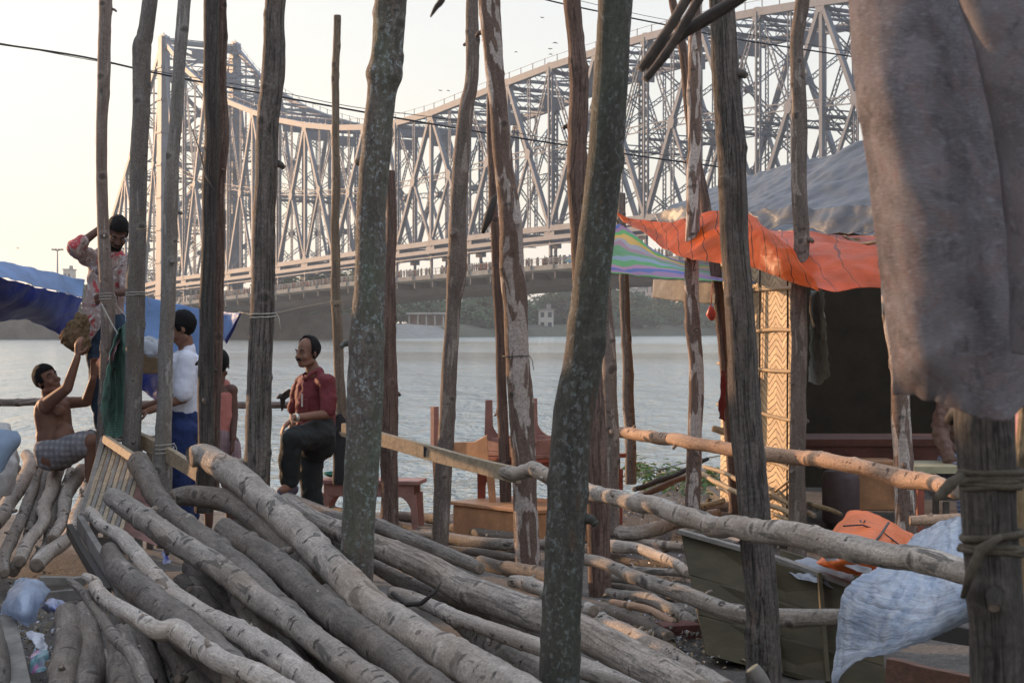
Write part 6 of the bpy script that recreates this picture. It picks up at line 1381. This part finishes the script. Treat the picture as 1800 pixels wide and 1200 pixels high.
# crate he stands on
cr_ = empty('wooden_crate', P(182, 800, 13.0), 'rough wooden crate under the man in the printed shirt', 'crate')
zt_ = P(0, 769, 13.0).z
for i in range(5): box_part('slat', (P(205, 0, 13).x, 12.97, .1+i*(zt_-.1)/5), (.40, .02, .13), 'plankgrey', cr_)
for i in range(5): box_part('top_slat', (P(205, 0, 13).x, 13.0+i*.1, zt_-.02), (.40, .11, .02), 'plankgrey', cr_)
for sx in (-.17, .17):
    for sy in (13.0, 13.4): box_part('corner_post', (P(205, 0, 13).x+sx, sy, zt_/2-.03), (.05, .05, zt_-.08), 'plankgrey', cr_)
# jute bundle held between the men
S = BodyB(); S.seg(P(140, 562, 12.95), P(126, 592, 12.95), .05, .085); S.seg(P(126, 592, 13.0), P(142, 605, 13.0), .085, .075); S.seg(P(152, 560, 13.0), P(146, 590, 13.0), .03, .07)
o = S.done('jute_bundle', plain('jute', (.16,.105,.055), .95, .4, 30, .8), None, .009, 2, (.03, .05)); tag(o, 'brown fibrous bundle the bare chested man lifts to the standing man', 'bundle')

# --- bare-chested man seated on the stack, reaching up
YP = 12.95
pr = person('bare chested man in grey checked shorts sitting on logs and reaching up', P(100, 810, YP))
B = BodyB(); HM = headM(-48, -20, -18); hc = P(84, 668, YP); head(B, hc, HM, 1.0)
B.seg(P(85, 682, YP+.03), P(88, 700, YP+.05), .055, .062)
shL, shR = P(80, 712, YP-.12), P(112, 708, YP+.20); B.seg(shL, shR, .062, .060); B.seg(P(92, 725, YP+.04), P(97, 765, YP+.04), .145, .138, .8, Vector((.75, .6, 0))); B.seg(P(97, 765, YP+.04), P(98, 790, YP+.04), .150, .145, .85, Vector((.75, .6, 0))); B.ell(P(112, 768, YP-.02), (.085, .11, .11), Matrix.Identity(3))
B.ell(P(104, 722, YP-.09), (.05, .05, .045), Matrix.Identity(3))
elL = P(118, 682, YP-.26); wrL = P(136, 628, YP-.28); B.seg(shL, elL, .055, .042); B.seg(elL, wrL, .042, .027); hand(B, wrL, Vector((.0, .2, 1)), Vector((.4, .6, 0)), .7, 1.0, -1)
elR = P(152, 706, YP+.12); wrR = P(164, 665, YP+.0); B.seg(shR, elR, .050, .040); B.seg(elR, wrR, .040, .027); hand(B, wrR, Vector((.15, -.1, 1)), Vector((0, -1, 0)), .6)
hA, hB = P(90, 800, YP-.02), P(104, 800, YP+.18); kA = P(160, 776, YP-.18); kB = P(172, 770, YP+.2); aA = P(160, 868, YP-.10); aB = P(180, 862, YP+.2)
B.seg(hA, hB, .12, .12); B.seg(hA, kA, .095, .062); B.seg(kA, aA, .056, .038); B.seg(aA+Vector((0,0,-.03)), P(184, 884, YP-.22), .038, .028)
B.seg(hB, kB, .09, .060); B.seg(kB, aB, .056, .038); B.seg(aB, P(198, 878, YP+.05), .036, .028)
B.done('body', M['skin'], pr); face_bits(pr, hc, HM, 1.0, False)
M['shortchk'] = check_mat('grey_checked_shorts', (.19,.18,.18), (.26,.25,.25), (.13,.12,.13), 22)
S = BodyB(); S.seg(P(93, 795, YP), P(102, 798, YP+.16), .148, .146, .9); S.seg(hA, hA.lerp(kA, .80), .122, .100); S.seg(hB, hB.lerp(kB, .80), .115, .095); S.done('shorts', M['shortchk'], pr, .009, 4, (.12, .045))

# --- man in white shirt and navy trousers, looking down to the left
YP = 12.75
pr = person('man in white short sleeved shirt and navy trousers, looking down to the left', P(318, 925, YP))
B = BodyB(); HM = headM(82, 22, 0); hc = P(320, 578, YP); head(B, hc, HM, 1.02)
B.seg(P(326, 597, YP+.02), P(328, 618, YP+.02), .055, .062)
shN, shF = P(329, 632, YP-.14), P(322, 632, YP+.20); B.seg(shN, shF, .055, .055); B.seg(P(325, 650, YP+.03), P(324, 715, YP+.03), .125, .115, 1.2, Vector((1, 0, 0)))
elN = P(322, 700, YP-.20); wrN = P(262, 722, YP-.24); B.seg(shN, elN, .050, .040); B.seg(elN, wrN, .038, .026); hand(B, wrN, Vector((-1, -.1, -.25)), Vector((0, .4, -1)), .6)
elF = P(300, 700, YP+.24); wrF = P(252, 716, YP+.1); B.seg(shF, elF, .048, .040); B.seg(elF, wrF, .038, .026); hand(B, wrF, Vector((-1, -.2, -.1)), Vector((0, -.4, -1)), .6)
B.seg(P(324, 738, YP), P(324, 752, YP), .12, .12)
B.seg(P(322, 755, YP-.09), P(316, 840, YP-.1), .085, .058); B.seg(P(316, 840, YP-.1), P(320, 915, YP-.06), .055, .036); B.seg(P(320, 917, YP-.06), P(300, 924, YP-.1), .036, .028)
B.seg(P(326, 755, YP+.09), P(330, 840, YP+.1), .085, .058); B.seg(P(330, 840, YP+.1), P(334, 915, YP+.12), .055, .036); B.seg(P(334, 917, YP+.12), P(314, 924, YP+.1), .036, .028)
B.done('body', M['skin'], pr); face_bits(pr, hc, HM, 1.02, False)
M['white'] = plain('white_shirt', (.58,.59,.66), .8, .08, 10, .2)
S = BodyB(); S.seg(shN, shF, .070, .070); S.seg(P(325, 648, YP+.03), P(324, 700, YP+.03), .145, .140, 1.2, Vector((1, 0, 0))); S.seg(P(324, 695, YP+.03), P(324, 722, YP+.03), .142, .134, 1.2, Vector((1, 0, 0))); S.seg(shN, shN.lerp(elN, .85), .074, .078); S.seg(shF, shF.lerp(elF, .85), .07, .07); S.seg(P(329, 616, YP+.02), P(326, 640, YP+.02), .066, .11)
S.done('shirt', M['white'], pr, .008, 4, (.10, .022))
M['navy'] = plain('navy_trousers', (.014,.028,.10), .85, .2, 10, .3)
S = BodyB(); S.seg(P(324, 734, YP), P(324, 754, YP), .130, .132, 1.1, Vector((1, 0, 0))); S.seg(P(322, 755, YP-.09), P(316, 840, YP-.1), .104, .082); S.seg(P(316, 840, YP-.1), P(320, 905, YP-.06), .082, .078); S.seg(P(326, 755, YP+.09), P(330, 840, YP+.1), .104, .082); S.seg(P(330, 840, YP+.1), P(334, 905, YP+.12), .082, .078)
S.done('trousers', M['navy'], pr, .009, 4, (.12, .045))

# --- man in the pink tank top, back to the viewer
YP = 14.4
pr = person('man in pink tank top and striped shorts seen from behind the dark pole', P(388, 930, YP))
B = BodyB(); HM = headM(165, 12, 0); hc = P(385, 642, YP); head(B, hc, HM, 1.0)
B.seg(P(384, 655, YP), P(384, 672, YP), .055, .062)
shA, shB = P(358, 686, YP), P(407, 686, YP); B.seg(shA, shB, .055, .055); B.seg(P(383, 700, YP), P(384, 750, YP), .14, .12, .7)
e1 = P(411, 730, YP-.02); w1 = P(410, 770, YP-.1); B.seg(shB, e1, .047, .038); B.seg(e1, w1, .036, .026); hand(B, w1, Vector((-.1, -.1, -1)), Vector((-1, 0, 0)), .5)
e2 = P(352, 730, YP+.04); w2 = P(350, 765, YP-.1); B.seg(shA, e2, .047, .038); B.seg(e2, w2, .036, .026); hand(B, w2, Vector((.1, -.1, -1)), Vector((1, 0, 0)), .5)
for sx in (-1, 1): B.seg(P(386+sx*18, 780, YP), P(386+sx*19, 855, YP), .085, .056); B.seg(P(386+sx*19, 855, YP), P(386+sx*19, 920, YP), .054, .036); B.seg(P(386+sx*19, 922, YP), P(386+sx*20, 928, YP+.14), .034, .028)
B.seg(P(385, 765, YP), P(386, 780, YP), .12, .125, .85)
B.done('body', M['skindark'], pr); face_bits(pr, hc, HM, 1.0, False)
S = BodyB(); S.seg(P(383, 705, YP), P(385, 745, YP), .148, .136, .76); S.seg(P(385, 742, YP), P(385, 762, YP), .136, .140, .8); S.seg(P(370, 676, YP), P(374, 700, YP), .045, .06, .9); S.seg(P(396, 676, YP), P(393, 700, YP), .045, .06, .9)
S.done('tank_top', plain('salmon_cotton', (.42,.16,.13), .9, .12, 8, .2), pr, .009, 4, (.10, .02))
S = BodyB(); S.seg(P(386, 768, YP), P(386, 782, YP), .140, .145, .9)
for sx in (-1, 1): S.seg(P(386+sx*17, 785, YP), P(386+sx*20, 845, YP), .100, .090)
S.done('shorts', check_mat('striped_shorts', (.25,.17,.18), (.20,.14,.15), (.25,.17,.18), 40), pr, .009, 4, (.10, .02))

# --- man in the brown jacket at the table, mostly hidden by the grey cloth
YP = 13.1
pr = person('seated person in brown jacket half hidden below the grey cloth at the right', P(1690, 905, YP))
B = BodyB(); HM = headM(-60, 10, 0); hc = P(1692, 652, YP); head(B, hc, HM, 1.0); B.seg(P(1690, 668, YP), P(1688, 690, YP), .055, .062)
s1, s2 = P(1662, 706, YP-.10), P(1705, 706, YP+.2); B.seg(s1, s2, .055, .055); B.seg(P(1685, 720, YP+.05), P(1690, 790, YP+.05), .14, .13, .8)
e1 = P(1652, 765, YP-.16); w1 = P(1672, 812, YP-.3); B.seg(s1, e1, .05, .04); B.seg(e1, w1, .04, .028); hand(B, w1, Vector((.9, -.2, -.2)), Vector((0, 0, -1)), .5)
e2 = P(1725, 770, YP+.1); w2 = P(1740, 810, YP-.2); B.seg(s2, e2, .05, .04); B.seg(e2, w2, .04, .028); hand(B, w2, Vector((.6, -.5, -.1)), Vector((0, 0, -1)), .5)
B.seg(P(1680, 825, YP), P(1700, 825, YP+.1), .13, .13); B.seg(P(1675, 830, YP-.05), P(1700, 835, YP-.5), .085, .06); B.seg(P(1700, 835, YP-.5), P(1700, 930, YP-.5), .055, .036); B.seg(P(1700, 932, YP-.5), P(1715, 935, YP-.65), .036, .028)
B.done('body', M['skin'], pr); face_bits(pr, hc, HM, 1.0, False)
S = BodyB(); S.seg(s1, s2, .075, .072); S.seg(P(1685, 715, YP+.05), P(1690, 800, YP+.05), .160, .155, .85); S.seg(s1, e1, .074, .062); S.seg(e1, e1.lerp(w1, .85), .062, .050); S.seg(s2, e2, .07, .06); S.seg(e2, e2.lerp(w2, .85), .06, .048)
S.done('jacket', plain('brown_jacket', (.13,.075,.055), .7, .25, 9, .4), pr, .010, 3, (.06, .06))
S = BodyB(); S.seg(P(1680, 822, YP), P(1700, 822, YP+.1), .15, .15); S.seg(P(1675, 826, YP-.05), P(1700, 832, YP-.5), .105, .085); S.seg(P(1700, 835, YP-.5), P(1700, 920, YP-.5), .08, .07); S.done('lungi', check_mat('blue_checked_cloth', (.05,.07,.16), (.09,.11,.2), (.25,.26,.3), 30), pr, .010, 3, (.08, .04))
stl = empty('low_stool', P(1690, 905, 13.25), 'low wooden stool under the seated person in the brown jacket', 'stool')
q = P(1690, 870, 13.25); box_part('seat', q, (.4, .4, .04), 'plankgrey', stl)
for sx in (-.16, .16):
    for sy in (-.16, .16): box_part('leg', (q.x+sx, q.y+sy, q.z/2-.02), (.045, .045, q.z-.03), 'plankgrey', stl)
# ------------------------------------------------------------------ haze
mb = MB(); mb.box((0, 1180, 52), (5600, 3000, 110))
hz = mb.build('haze', M['water']); hz.data.materials.clear()
hm = bpy.data.materials.new('haze_air'); hm.use_nodes = True; hn = hm.node_tree; hn.nodes.clear()
ho = hn.nodes.new('ShaderNodeOutputMaterial'); pvn = hn.nodes.new('ShaderNodeVolumePrincipled')
pvn.inputs['Color'].default_value = (.86, .93, 1.0, 1); pvn.inputs['Density'].default_value = .0002; pvn.inputs['Anisotropy'].default_value = .1
hn.links.new(pvn.outputs[0], ho.inputs['Volume']); hz.data.materials.append(hm); hz['kind'] = 'stuff'
